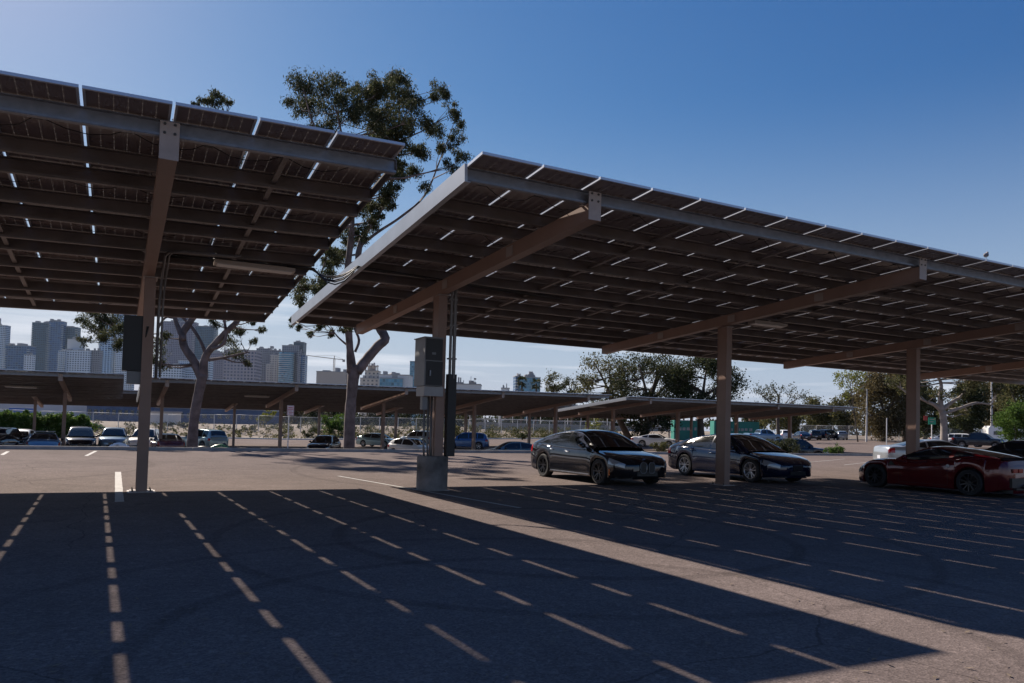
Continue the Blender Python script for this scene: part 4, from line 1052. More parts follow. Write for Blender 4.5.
def tower(label, cat, D, blocks, name='tower', group='towers of the skyline', rot=0.0, extras=None, ybase=425):
    """blocks: (px left, px right, py top, facade key, depth offset m, thickness m)"""
    cx = (blocks[0][0]+blocks[0][1])/2; o = at_depth(cx, ybase, D); o.z = -1.9
    right = Vector((Rv.x, Rv.y, 0)).normalized(); ang = math.atan2(right.y, right.x)+rot
    root = tag(empty(name, o, ang), label, cat, group); inv = Matrix.Rotation(-ang, 3, 'Z')
    for bi, (xl, xr, yt, fk, dz, th) in enumerate(blocks):
        th *= .42 if xl < 215 else .7
        a = at_depth(xl, 400, D+dz); b = at_depth(xr, 400, D+dz); top = at_depth((xl+xr)/2, yt, D+dz).z
        ca = inv @ (a-o); cb = inv @ (b-o); wd = (b-a).length; z0 = 0
        if len(blocks[bi]) > 6: z0 = 0
        c = (ca+cb)/2; h = top+1.9
        g = MB(); g.box((c.x, c.y+th/2, h/2), (wd/ max(.6, math.cos(rot)), th, h)); g.build('wall', FC[fk], root)
        g = MB(); ww = wd/max(.6, math.cos(rot)); g.box((c.x, c.y+th/2, h+.4), (ww+.6, th+.6, .8)); g.build('parapet', FC['plain'] if fk in ('white', 'white2', 'pale') else FC['roof'], root)
        rb = random.Random(int(xl*7+bi))
        for _ in range(3): g = MB(); u_ = rb.uniform(-.35, .35)*ww; sw_ = rb.uniform(.1, .25)*ww; hh_ = rb.uniform(1.5, 4); g.box((c.x+u_, c.y+th/2+rb.uniform(-.2, .2)*th, h+.8+hh_/2), (sw_, th*.3, hh_)); g.build('roof_plant', FC['roof'], root)
        # projecting balcony slabs on the camera side
        if fk in ('dark', 'white2', 'pale', 'dark2') and h > 40:
            g = MB(); n_ = int(h/3.3)
            for k in range(max(4, n_-30), n_): g.box((c.x-ww*.5+1.2, c.y-1.0, k*3.3), (3.6, 2.4, .5)); g.box((c.x+ww*.5-1.2, c.y-1.0, k*3.3), (3.6, 2.4, .5))
            g.build('balconies', FC['plain'], root)
    if extras:
        for e in extras:
            g = MB(); 
            for (xl, xr, yt, yb) in e[1]:
                a = at_depth(xl, yb, D); b = at_depth(xr, yt, D); ca = inv@(a-o); cb = inv@(b-o)
                g.box(((ca.x+cb.x)/2, (ca.y+cb.y)/2+3, (a.z+b.z)/2+1.9), (abs(cb.x-ca.x), 5, abs(b.z-a.z)))
            g.build(e[0], e[2] if len(e) > 2 else FC['roof'], root)
    return root
tower('slim balconied tower cut by the left edge of the frame', 'tower', 1300, [(-14, 2.2, 325, 'white2', 0, 30)], extras=[('mast', [(-2, -1, 318, 325)])])
tower('low dark blue glass block with a pale frame at the far left', 'office block', 1200, [(2.5, 27, 345.5, 'dark2', 0, 40), (22, 30, 355, 'white', -6, 20)], extras=[('roof_plant', [(8, 11, 343.5, 345.5)])])
tower('dark glass tower with a raised roof box left of the white block', 'tower', 1350, [(29, 47, 322.5, 'dark', 0, 38), (45, 73, 326.5, 'dark', 6, 34), (46, 59.5, 321, 'dark2', -4, 30)], rot=.12, extras=[('roof_plant', [(50, 52.5, 318.8, 321)])])
tower('stepped white apartment block in front of the dark glass tower', 'apartment block', 1150, [(60, 88, 350.5, 'white', 0, 30), (64.5, 80, 339, 'plain', 10, 18), (56, 63, 351, 'white2', -3, 26), (87, 97, 350.5, 'grey', 4, 24)], group='towers of the skyline')
tower('very tall pale blue balconied tower behind the hanging leaves', 'tower', 1250, [(96, 112, 318, 'pale', 0, 34), (107, 128, 299, 'pale', 5, 34), (112, 131, 335, 'white2', -6, 20)], rot=-.06)
tower('broad mauve tower with a set back top behind the leaning tree', 'tower', 1400, [(160, 192, 321.5, 'mauve', 0, 40), (191, 212.5, 326, 'dark', 5, 36), (170, 186, 316.5, 'grey', 14, 24)], rot=.1)
tower('low white block at the foot of the mauve tower', 'apartment block', 1050, [(151, 181, 365, 'white', 0, 24), (176, 209, 361, 'white2', 6, 24)], rot=-.1)
tower('pinkish grid fronted block right of the leaning tree', 'office block', 1150, [(222, 254, 350, 'pink', 0, 40), (206, 223, 352.5, 'mauve', 8, 34)], rot=0)
tower('grey and cream residential tower with a stepped roof left of the curved glass tower', 'tower', 1300, [(254.5, 268, 348.5, 'grey', 0, 34), (267, 279, 350.5, 'grey', -4, 30), (265, 270.5, 364, 'tan', -9, 10), (268.5, 276, 355, 'tan', -8, 10)], extras=[('roof_plant', [(270, 273, 346, 348.5)])])
ct = tower('tower with a curved blue glass bay and a dark slab at its side', 'tower', 1250, [(280, 297.5, 345.5, 'grey', 8, 26), (291.5, 301.5, 342, 'slab', 12, 26), (298, 303.5, 355, 'dark2', 4, 22), (295.5, 299, 351, 'grey', 2, 20)])
def curved_bay():
    D = 1250; o = ct.location; g = MB(); c = at_depth(284.5, 400, D-2); r = (at_depth(291.5, 400, D)-at_depth(277, 400, D)).length/2; h = at_depth(284, 352.5, D).z+1.9
    right = Vector((Rv.x, Rv.y, 0)).normalized(); ang = math.atan2(right.y, right.x); inv = Matrix.Rotation(-ang, 3, 'Z'); q = inv@(c-o); q.z = 0
    g.lathe([(r, 0), (r, h), (r-.8, h), (r-.8, h-1), (.001, h-1)], q+Vector((0, r*.2, 0)), 'z', 28); g.build('glass_bay', FC['blue'], ct, True, 30)
    g = MB()
    for k in range(4, int(h/3.4)): g.lathe([(r+1.1, k*3.4), (r+1.1, k*3.4+.7), (r, k*3.4+.7)], q+Vector((0, r*.2, 0)), 'z', 28)
    g.build('balconies', FC['plain'], ct)
curved_bay()
tower('low tan flat roofed building below the construction crane', 'building', 700, [(315.5, 345, 372, 'plaster', 0, 40), (345, 352, 375, 'plaster', 5, 30)], group='low buildings on the skyline')
tower('ornate cream building with scaffolding round its crown, right of the thick trunk', 'building', 800, [(359.5, 379, 378.5, 'tan', 0, 30), (364, 377.5, 371, 'tan', 4, 20), (366.5, 374, 366.5, 'tan', 8, 12)], group='low buildings on the skyline', extras=[('scaffold', [(365, 365.5, 363.5, 371), (369, 369.5, 362.5, 367), (373, 373.5, 363.5, 367), (377, 377.5, 365, 371), (364, 378, 365.5, 366)], M['rust'] if 'rust' in M else FC['plaster'])])
tower('long pale hall with a small pyramid roof left of the cabinet', 'building', 780, [(378, 408.5, 375, 'plain', 0, 40), (379, 402, 378.5, 'blue', -2, 10)], group='low buildings on the skyline')
g = MB(); o = at_depth(393, 375, 800); r = 7.5; b0 = len(g.v)
for k in range(8): g.v.append((o.x+r*math.cos(k*.785), o.y+r*math.sin(k*.785), o.z-.6))
g.v.append((o.x, o.y, o.z+3.6))
for k in range(8): g.face((b0+k, b0+(k+1) % 8, b0+8))
g.face([b0+k for k in range(8)][::-1])
ho = [q for q in bpy.data.objects if q.get('label', '').startswith('long pale hall')][0]
po = g.build('roof_lantern', FC['roof'], ho); po.matrix_parent_inverse = Matrix.LocRotScale(ho.location, ho.rotation_euler, None).inverted()
tower('teal glass tower partly hidden by the electrical cabinet', 'tower', 1200, [(409, 424, 361.5, 'blue', 0, 26)], rot=.15)
tower('long low flat building with roof plants right of the cabinet column', 'building', 600, [(452, 480, 384.5, 'plain', 0, 30), (455, 462, 383, 'roof', 4, 6)], group='low buildings on the skyline', extras=[('mast', [(470.5, 470.9, 376, 385), (474.6, 475, 378, 385), (473.8, 476, 378, 379.3), (463, 463.4, 380, 385)])])
tower('small flat box building on the skyline left of the palms', 'building', 650, [(501, 509, 388.5, 'plain', 0, 16)], group='low buildings on the skyline')
tower('blue office tower behind the two palms', 'office block', 900, [(520, 540, 377.5, 'blue', 0, 30), (515, 522, 376.5, 'dark2', 3, 20), (526, 534, 375, 'roof', 8, 10)], rot=.2)
# construction crane
def crane():
    D = 1000; o = at_depth(332, 425, D); o.z = -1.9; right = Vector((Rv.x, Rv.y, 0)).normalized()
    r = tag(empty('tower_crane', o, math.atan2(right.y, right.x)), 'thin tower crane on the skyline above the low tan building', 'crane')
    s = D/F_PX; zt = at_depth(332, 355.5, D).z+1.9; zj = at_depth(332, 358.5, D).z+1.9
    g = MB()
    for dx, dy in ((-.9, -.9), (.9, -.9), (.9, .9), (-.9, .9)): g.bar((dx, dy, 0), (dx, dy, zj), .35, .35)
    for k in range(int(zj/3)): g.bar((-.9, -.9, k*3), (.9, -.9, k*3+3), .2, .2)
    g.build('mast', M['crane'], r)
    g = MB(); xl = -27*s; g.bar((xl, 0, zj+3.5), (0, 0, zj), .9, .9); g.bar((xl*.7, 0, zj+3.6), (0, 0, zt), .25, .25); g.build('jib', M['crane'], r)
    g = MB(); g.bar((0, 0, zj), (11*s, 0, zj-1.2), .9, .9); g.bar((0, 0, zt), (9*s, 0, zj-.6), .25, .25); g.bar((0, 0, zj), (0, 0, zt), .8, .8); g.build('counter_jib', M['crane'], r)
    g = MB(); g.box((9.5*s, 0, zj-2.4), (3, 2, 3)); g.build('counterweight', M['concrete'], r)
M['crane'] = mat('crane_paint', (.42, .34, .26), .6)
crane()

# ------------------------------------------------------------------ middle distance structures
def local_box(name, label, cat, px0, px1, ytop, D, zb, th, m_, roof=None, group=None, over=.4, parts=()):
    a = at_depth(px0, 425, D); b = at_depth(px1, 425, D); zt = at_depth((px0+px1)/2, ytop, D).z
    d = (b-a); ang = math.atan2(d.y, d.x); c = (a+b)/2; c.z = zb
    r = tag(empty(name, c, ang), label, cat, group); W = math.hypot(d.x, d.y); h = zt-zb
    g = MB(); g.box((0, th/2, h/2), (W, th, h)); g.build('wall', m_, r)
    g = MB(); g.box((0, th/2, h+.12), (W+over, th+over, .24)); g.build('roof', roof or FC['roof'], r)
    return r, W, h
M['shed_blue'] = mat('blue_grey_shed_wall', (.07, .11, .20), .7, noise_amt=.2, noise_scale=.4)
M['roof_pale'] = mat('pale_metal_roof', (.42, .45, .5), .6)
M['rail_grey'] = mat('grey_fence_steel', (.60, .59, .58), .6, metal=.0)
r, W, h = local_box('long_shed', 'long low blue grey shed with a pale roof beyond the dirt bank', 'shed', 86, 141, 404.5, 175, .0, 14, M['shed_blue'], M['roof_pale'], 'blue grey sheds beyond the fence')
for k in range(9): g = MB(); g.box((-W/2+W*(k+.5)/9, -.03, h*.55), (W/16, .06, h*.3)); g.build('window', M['glass_car'], r)
r, W, h = local_box('long_shed', 'blue grey shed with a pale roof behind the leaning tree trunk', 'shed', 154, 262, 409, 170, .0, 14, M['shed_blue'], M['roof_pale'], 'blue grey sheds beyond the fence')
for k in range(14): g = MB(); g.box((-W/2+W*(k+.5)/14, -.03, h*.55), (W/26, .06, h*.3)); g.build('window', M['glass_car'], r)
local_box('white_wall_building', 'wide white walled building behind the hedge at the far left', 'building', -60, 62, 396, 190, 0, 20, mat('whitewashed_wall', (.50, .50, .52), .9, noise_amt=.12, noise_scale=.2))
local_box('shipping_container', 'bright blue shipping container showing above the hedge', 'container', 8, 25, 408, 140, .2, 2.4, mat('container_blue', (.03, .12, .42), .6), M['roof_pale'], over=0)
local_box('site_cabin', 'small white cabin on the dirt behind the leftmost near column', 'cabin', 149, 172.5, 412.5, 122, .1, 3, mat('white_cabin_wall', (.62, .60, .58), .8), None, over=.3)
def container(px0, px1, yt, D, label):
    m_ = mat('teal_green_paint', (.015, .19, .15), .6, noise_amt=.15, noise_scale=.5)
    a = at_depth(px0, 430, D); b = at_depth(px1, 430, D); zb = H(a.x, a.y); c = (a+b)/2; c.z = zb; d = b-a
    r = tag(empty('shipping_container', c, math.atan2(d.y, d.x)), label, 'container', 'teal green containers behind the distant canopy'); W = math.hypot(d.x, d.y); h = at_depth((px0+px1)/2, yt, D).z-zb
    g = MB(); g.box((0, 1.2, h/2), (W, 2.4, h))
    k = int(W/.3)
    for i in range(k): g.box((-W/2+(i+.5)*W/k, -.02, h/2), (W/k*.5, .05, h-.3))
    g.build('body', m_, r)
    g = MB()
    for sx in (-1, 1): g.box((sx*(W/2-.08), -.03, h/2), (.16, .1, h))
    g.box((0, -.03, h-.08), (W-.33, .1, .16)); g.build('frame', m_, r)
    g = MB(); x = -W*.30
    rr = random.Random(int(px0))
    while x < W*.34:
        wd = rr.uniform(.18, .5); g.box((x+wd/2, -.06, h*.58+rr.uniform(-.03, .03)), (wd, .01, rr.uniform(.3, .48))); x += wd+rr.uniform(.15, .35)
    g.build('lettering', M['paint_white'], r)
container(674, 701, 420.5, 118, 'teal green container with a row of white characters, left of the second near column')
container(714, 759, 421.5, 120, 'longer teal green container with white characters, right of the second near column')

def fence(label, pts, ht, spacing, z_of, name='chain_link_fence', sheet=.16, group=None):
    r = tag(empty(name, (pts[0][0], pts[0][1], z_of(*pts[0]))), label, 'fence', group); o = r.location.copy()
    P_ = []
    for (a, b) in zip(pts, pts[1:]):
        d = math.hypot(b[0]-a[0], b[1]-a[1]); n = max(1, int(d/spacing))
        for i in range(n): P_.append((lerp(a[0], b[0], i/n), lerp(a[1], b[1], i/n)))
    P_.append(pts[-1])
    proto = None
    for x, y in P_[:100]:
        z = z_of(x, y)
        if proto is None:
            g = MB(); g.tube([(0, 0, -.3), (0, 0, ht+.06)], .055, 6); proto = p = g.build('post', M['rail_grey'], r, True, 40)
        else: p = proto.copy(); COL.objects.link(p); p.parent = r
        p.location = Vector((x, y, z))-o
    g = MB()
    for (a, b) in zip(P_, P_[1:]): g.tube([Vector((a[0], a[1], z_of(*a)+ht))-o, Vector((b[0], b[1], z_of(*b)+ht))-o], .03, 5)
    g.build('top_rail', M['rail_grey'], r, True)
    g = MB(); g.grid([[Vector((x, y, z_of(x, y)+.05))-o, Vector((x, y, z_of(x, y)+ht-.03))-o] for x, y in P_]); g.build('wire_mesh', M['mesh'], r)
    return r
mm = bpy.data.materials.new('chain_link_wire'); mm.use_nodes = True; n = mm.node_tree; N = n.nodes
t = N.new('ShaderNodeTexCoord'); s = N.new('ShaderNodeSeparateXYZ'); n.links.new(t.outputs['Object'], s.inputs[0])
def _m(op, a, c=None):
    q = N.new('ShaderNodeMath'); q.operation = op
    for i, v in enumerate((a, c)):
        if v is None: continue
        if isinstance(v, (int, float)): q.inputs[i].default_value = v
        else: n.links.new(v, q.inputs[i])
    return q.outputs[0]
xy = _m('ADD', s.outputs[0], _m('MULTIPLY', s.outputs[1], .6))
d1 = _m('LESS_THAN', _m('FRACT', _m('MULTIPLY', _m('ADD', xy, s.outputs[2]), 11.0)), .13); d2 = _m('LESS_THAN', _m('FRACT', _m('ADD', _m('MULTIPLY', _m('SUBTRACT', xy, s.outputs[2]), 11.0), 500)), .13)
al = _m('MAXIMUM', d1, d2); N['Principled BSDF'].inputs['Base Color'].default_value = (.45, .45, .45, 1); n.links.new(al, N['Principled BSDF'].inputs['Alpha'])
M['mesh'] = mm
fk = lambda x: (x, kfar(x)+9)
fence('long chain link fence on the dirt bank beyond the lower lot', [fk(-30), fk(0), fk(30), fk(60), fk(78)], 2.3, 3.0, H)
fk2 = lambda x: (x, kfar(x)+5)
fence('grey chain link fence beyond the far right lot', [fk2(112), fk2(125), fk2(138), fk2(152), fk2(168)], 2.4, 2.5, H)
# low concrete viaduct wall with railing
def viaduct():
    a = at_depth(470, 428, 150); b = at_depth(700, 428, 165); d = b-a; L_ = math.hypot(d.x, d.y)
    a.z = 0; r = tag(empty('concrete_wall', a, math.atan2(d.y, d.x)), 'long low concrete wall with a railing beyond the fence behind the blue suv', 'wall')
    zt = at_depth(540, 425, 155).z
    g = MB(); n_ = int(L_/6)
    for k in range(n_): g.box((k*6+3, .3, zt/2-.5), (5.96, .5, zt+1.0))
    g.box((L_/2, .3, zt+.12), (L_, .8, .24)); g.build('wall', M['concrete'], r)
    g = MB()
    for k in range(int(L_/3)): g.box((k*3, .3, zt+1.5), (.1, .1, 2.6))
    for hz in (1.0, 1.9, 2.8): g.box((L_/2, .36, zt+hz), (L_, .05, .08))
    g.build('railing', M['rail_grey'], r)
viaduct()
# no-parking sign beyond the kerb
def signpost():
    q = at_y(299, 430, 37.9); q2 = at_y(290.5, 410, 37.9)
    x = at_y(288.5, 430, 37.9).x; r = tag(empty('parking_sign', (x, 37.9, -.3)), 'small white and red parking sign on a thin post beyond the kerb', 'sign')
    zt = at_y(290, 405.5, 37.9).z+.3; zb = at_y(290, 415.5, 37.9).z+.3
    g = MB(); g.box((0, .02, zt/2), (.05, .05, zt)); g.build('post', M['rail_grey'], r)
    wd = .33
    g = MB(); g.mi = 0; g.box((.06, -.02, (zt+zb)/2), (wd, .012, zt-zb)); g.mi = 1
    hh = zt-zb
    for (dx, dz, w_, h_) in ((0, .44, .30, .02), (0, -.44, .30, .02), (-.145, 0, .012, .86), (.145, 0, .012, .86), (0, .27, .22, .09), (0, .10, .25, .06), (-.02, -.05, .2, .05), (.02, -.20, .22, .05), (0, -.33, .14, .04)):
        g.box((.06+dx, -.03, (zt+zb)/2+dz*hh), (w_, .006, h_*hh if h_ > .02 else .012))
    g.build('panel', [mat('sign_white', (.72, .70, .70), .5), mat('sign_red', (.55, .03, .04), .5)], r)
signpost()
def pole(label, px, ytop, ybase, D, rad, arm=None, base=False, group='tall light poles', armm=None):
    b = at_depth(px, ybase, D); z = H(b.x, b.y) if b.y > 39 else 0; zt = at_depth(px, ytop, D).z
    r = tag(empty('light_pole', (b.x, b.y, z)), label, 'light pole', group)
    g = MB(); g.tube([(0, 0, 0), (0, 0, zt-z)], [rad, rad*.6], 10); g.build('pole', M['pole'], r, True, 40)
    if base: g = MB(); g.lathe([(.30, -.2), (.30, .7), (.28, .75), (.001, .75)], (0, 0, 0), 'z', 20); g.build('base', M['concrete'], r, True, 40)
    if arm:
        right = Vector((Rv.x, Rv.y, 0)).normalized()
        for a_ in arm:
            g = MB(); e = right*a_; g.tube([(0, 0, zt-z-.15), (e.x*.7, e.y*.7, zt-z+.05)], .045, 6); g.box((e.x*.9, e.y*.9, zt-z+.06), (.62, .3, .16)); g.build('lamp_head', M['box_grey'], r)
    return r
M['pole'] = mat('painted_pole', (.55, .54, .53), .5)
pole('tall white light pole with a concrete base beside the white trailer', 991.5, 366, 447, 112, .17, (-1.2, 1.2), True)
pole('thin white light pole at the left side of the right hand trees', 866.5, 389, 436, 118, .15, (-.9,))
pole('pale light pole seen under the long canopy right of the blue suv', 499.5, 394, 437, 140, .2, None)
pole('thin pale pole in the shade between the two sedans', 669, 396, 438, 100, .12, None)
def road_sign():
    q = at_depth(932, 420, 100); r = tag(empty('road_sign', (q.x, q.y, H(q.x, q.y))), 'green road sign among the trees left of the pale trunk', 'sign'); z0 = H(q.x, q.y)
    right = Vector((Rv.x, Rv.y, 0)).normalized(); r.rotation_euler = (0, 0, math.atan2(right.y, right.x))
    z1 = at_depth(932, 424.5, 100).z-z0; z2 = at_depth(932, 417.5, 100).z-z0
    g = MB(); g.box((0, .05, z2/2), (.09, .09, z2)); g.build('post', M['rail_grey'], r)
    g = MB(); g.mi = 0; g.box((0, 0, (z1+z2)/2), (1.0, .03, z2-z1)); g.mi = 1; g.box((0, -.02, z2-.25), (.6, .008, .1)); g.box((-.05, -.02, (z1+z2)/2-.1), (.5, .008, .1))
    g.build('panel', [mat('sign_green', (.01, .28, .17), .5), M['paint_white']], r)
    g = MB(); g.box((-.85, 0, z2-.1), (.5, .03, .6)); g.build('red_plate', mat('sign_dark_red', (.35, .04, .04), .5), r)
road_sign()
def thin_post():
    q = at_depth(886.5, 445, 56); r = tag(empty('sign_post', (q.x, q.y, -.3)), 'thin bare post in the planter left of the silver coupe', 'post')
    zt = at_depth(886.5, 418, 56).z+.3; g = MB(); g.box((0, 0, zt/2), (.06, .05, zt)); g.build('post', M['rail_grey'], r); g = MB(); g.box((0, -.035, zt-.2), (.05, .01, .4)); g.build('plate', M['box_pale'], r)
thin_post()
def trailer():
    q = at_depth(1005, 432, 105); r = tag(empty('travel_trailer', (q.x, q.y, H(q.x, q.y)), R_(-40)), 'white travel trailer behind the bright green bush at the right', 'trailer')
    g = MB(); poly = [(-2.4, .55), (2.3, .55), (2.6, 1.1), (2.45, 2.3), (2.1, 2.75), (-2.2, 2.75), (-2.5, 2.4), (-2.5, .8)]; b0 = len(g.v)
    for y in (-1.1, 1.1):
        for x, z in poly: g.v.append((x, y, z))
    k = len(poly); g.face([b0+i for i in range(k)]); g.face([b0+k+i for i in range(k)][::-1])
    for i in range(k): g.face((b0+(i+1) % k, b0+i, b0+k+i, b0+k+(i+1) % k))
    g.build('body', M['p_white'], r)
    for x in (-1.4, 1.3): g = MB(); g.box((x, -1.105, 1.75), (.9, .02, .5)); g.build('window', M['glass_car'], r)
    for x in (-.4, .4):
        g = MB(); g.lathe([(.2, -.09), (.34, -.09), (.34, .09), (.2, .09)], (x, -.98, .34), 'y', 16); g.build('wheel', M['tyre'], r)
    g = MB(); g.bar((2.4, 0, .5), (3.5, 0, .5), .1, .1); g.build('hitch', M['box_dark'], r)
trailer()

# ------------------------------------------------------------------ vegetation
def leaves(clumps, n, size, aspect, r_, droop=.0, spread=1.0, gaps=.0):
    """loose leaf faces in clumps; each clump is itself made of a few tighter sprays"""
    v = []; f = []
    for c, rad in clumps:
        k = max(3, int(5+rad*3)); sprays = []
        for _ in range(k):
            d = Vector((r_.gauss(0, 1), r_.gauss(0, 1), r_.gauss(0, .8))); d.normalize(); sprays.append((c + d*rad*r_.uniform(.25, .95), rad*r_.uniform(.28, .5)))
        m_ = int(n*(rad**1.6))
        for _ in range(m_):
            sc_, sr = sprays[r_.randrange(k)]
            p = sc_ + Vector((r_.gauss(0, .55), r_.gauss(0, .55), r_.gauss(0, .5)))*sr*spread
            a = Vector((r_.gauss(0, 1), r_.gauss(0, 1), r_.gauss(0, 1)-droop)); a.normalize(); b = a.cross(Vector((r_.gauss(0, 1), r_.gauss(0, 1), r_.gauss(0, 1)))).normalized()
            s_ = size*r_.uniform(.6, 1.4); a *= s_; b *= s_*aspect; i = len(v)
            v += [tuple(p-a*.5), tuple(p+b*.5), tuple(p+a*.5), tuple(p-b*.5)]; f.append((i, i+1, i+2, i+3))
    return v, f
def tree(name, label, cat, base, limbs, clumps, bark, leaf, n=260, size=.2, aspect=.35, droop=1.0, group=None, seed=1, twigs=True, spread=1.0):
    r_ = random.Random(seed); root = tag(empty(name, base), label, cat, group); base = Vector(base)
    g = MB(); pool = []
    for pts, rad in limbs:
        # smooth the limb with intermediate points and slight wander
        P_ = [Vector(p)-base for p in pts]; out = []; ra = []
        for i in range(len(P_)-1):
            for k in range(4):
                t = k/4; p0 = P_[max(0, i-1)]; p1 = P_[i]; p2 = P_[i+1]; p3 = P_[min(len(P_)-1, i+2)]
                out.append(.5*((2*p1)+(p2-p0)*t+(2*p0-5*p1+4*p2-p3)*t*t+(-p0+3*p1-3*p2+p3)*t**3)); ra.append(lerp(rad[i], rad[i+1], t)*(1+.06*r_.uniform(-1, 1)))
        out.append(P_[-1]); ra.append(rad[-1]); g.tube(out, ra, 10 if rad[0] > .15 else 6); pool += [(p, q) for p, q in zip(out, ra)][3:]
    if twigs:
        for c, rad in clumps:
            cl = c-base; cand = [(p, q) for p, q in pool if p.z < cl.z+rad*.5] or pool
            p, q = min(cand, key=lambda t_: (t_[0]-cl).length + (0 if t_[1] > .03 else 1))
            mid = (p+cl)/2 + Vector((r_.uniform(-.2, .2), r_.uniform(-.2, .2), -.15))*min(1.5, (cl-p).length*.3)
            q0 = min(q*.8, .025+.02*(cl-p).length); g.tube([p, mid, cl], [q0, q0*.6, q0*.25], 5)
            for _ in range(3): g.tube([cl*.5+mid*.5, cl+Vector((r_.gauss(0, .5), r_.gauss(0, .5), r_.gauss(0, .4)))*rad], [q0*.35, .006], 4)
    g.build('trunk', bark, root, True)
    v, f = leaves([(c-base, rad) for c, rad in clumps], n, size, aspect, r_, droop, spread)
    me = bpy.data.meshes.new('crown'); me.from_pydata(v, [], f); me.materials.append(leaf); me.update(); o = bpy.data.objects.new('crown', me); COL.objects.link(o); o.parent = root
    return root
def pc(lst, D, jit, seed=3, sc_=1.0):
    r_ = random.Random(seed); return [(at_depth(x, y, D+r_.uniform(-jit, jit)), max(.25, r*D/F_PX*sc_)) for x, y, r in lst]
def pl(lst, D, rads, dd=0): return ([at_depth(x, y, D+dd*i) for i, (x, y) in enumerate(lst)], rads)
GE = 'eucalyptus trees standing in the planter behind the kerb'
# the thick trunk in the middle
D1 = 41.0
b1 = at_depth(349, 449, D1); b1.z = -.25
cl = [(305, 85, 13), (299, 103, 10), (322, 90, 12), (316, 110, 11), (335, 80, 9), (343, 98, 12), (352, 115, 13), (330, 120, 12), (365, 100, 11), (372, 86, 9), (390, 77, 10), (398, 95, 14), (385, 112, 13), (404, 80, 8), (410, 102, 12), (418, 118, 12), (400, 128, 14), (380, 137, 12), (431, 96, 6), (440, 89, 7), (446, 98, 6), (452, 113, 7), (458, 126, 5), (455, 142, 8), (461, 155, 6), (454, 166, 7), (430, 130, 10), (440, 150, 6), (424, 150, 10), (405, 152, 10), (392, 165, 9), (411, 171, 8), (395, 188, 6), (372, 205, 6), (362, 212, 5), (345, 240, 8), (338, 255, 8), (328, 275, 7), (315, 292, 6), (303, 305, 5), (385, 200, 5), (425, 186, 5), (368, 150, 14), (352, 165, 13), (340, 145, 12), (360, 190, 10), (330, 135, 10), (310, 130, 8), (398, 140, 12), (376, 120, 12), (292, 322, 4), (300, 327, 3), (322, 326, 5), (310, 335, 3), (332, 334, 4), (345, 328, 5)]
rr = random.Random(44)
for _ in range(13): cl.append((rr.uniform(345, 432), rr.uniform(88, 168), rr.uniform(5, 10)))
for _ in range(26): t_ = rr.random(); cl.append((lerp(402, 300, t_)+rr.uniform(-8, 12), lerp(175, 300, t_)+rr.uniform(-12, 10), rr.uniform(5, 8)))
limbs = [([b1, at_depth(350, 415, D1), at_depth(352.5, 385, D1), at_depth(355, 365, D1)], [.31, .28, .29, .35]),
 (*pl([(352, 372), (350, 350), (348, 325), (345, 300), (348, 265), (352, 225), (350, 190), (345, 150), (335, 105)], D1, [.30, .20, .19, .19, .17, .14, .11, .07, .03], -.3),),
 (*pl([(357, 372), (366, 360), (378, 346), (385, 338), (376, 322), (366, 300), (358, 262), (364, 235), (378, 215), (392, 180), (398, 130), (400, 92)], D1, [.30, .27, .26, .27, .24, .2, .17, .15, .12, .1, .06, .02], .2),),
 (*pl([(361, 245), (378, 232), (402, 216), (425, 195), (440, 160), (455, 120)], D1+1.5, [.11, .09, .08, .06, .04, .015], .4),),
 (*pl([(352, 225), (335, 235), (325, 262), (315, 290)], D1-2, [.08, .06, .04, .015], 0),),
 (*pl([(350, 195), (330, 160), (312, 120), (303, 88)], D1-2, [.09, .07, .045, .015], -.4),),
 (*pl([(355, 352), (359, 340), (354, 325), (356, 300)], D1-.2, [.08, .07, .06, .04], 0),),
 (*pl([(347, 345), (337, 336), (330, 325)], D1, [.06, .04, .015], 0),)]
tree('eucalyptus_tree', 'tall eucalyptus with a thick forked trunk between the two near canopies', 'tree', b1, limbs, pc(cl, D1, 2.8, 3, 1.3), M['bark'], M['leaf_euc'], 2000, .17, .26, 1.2, GE, 5, spread=1.15)
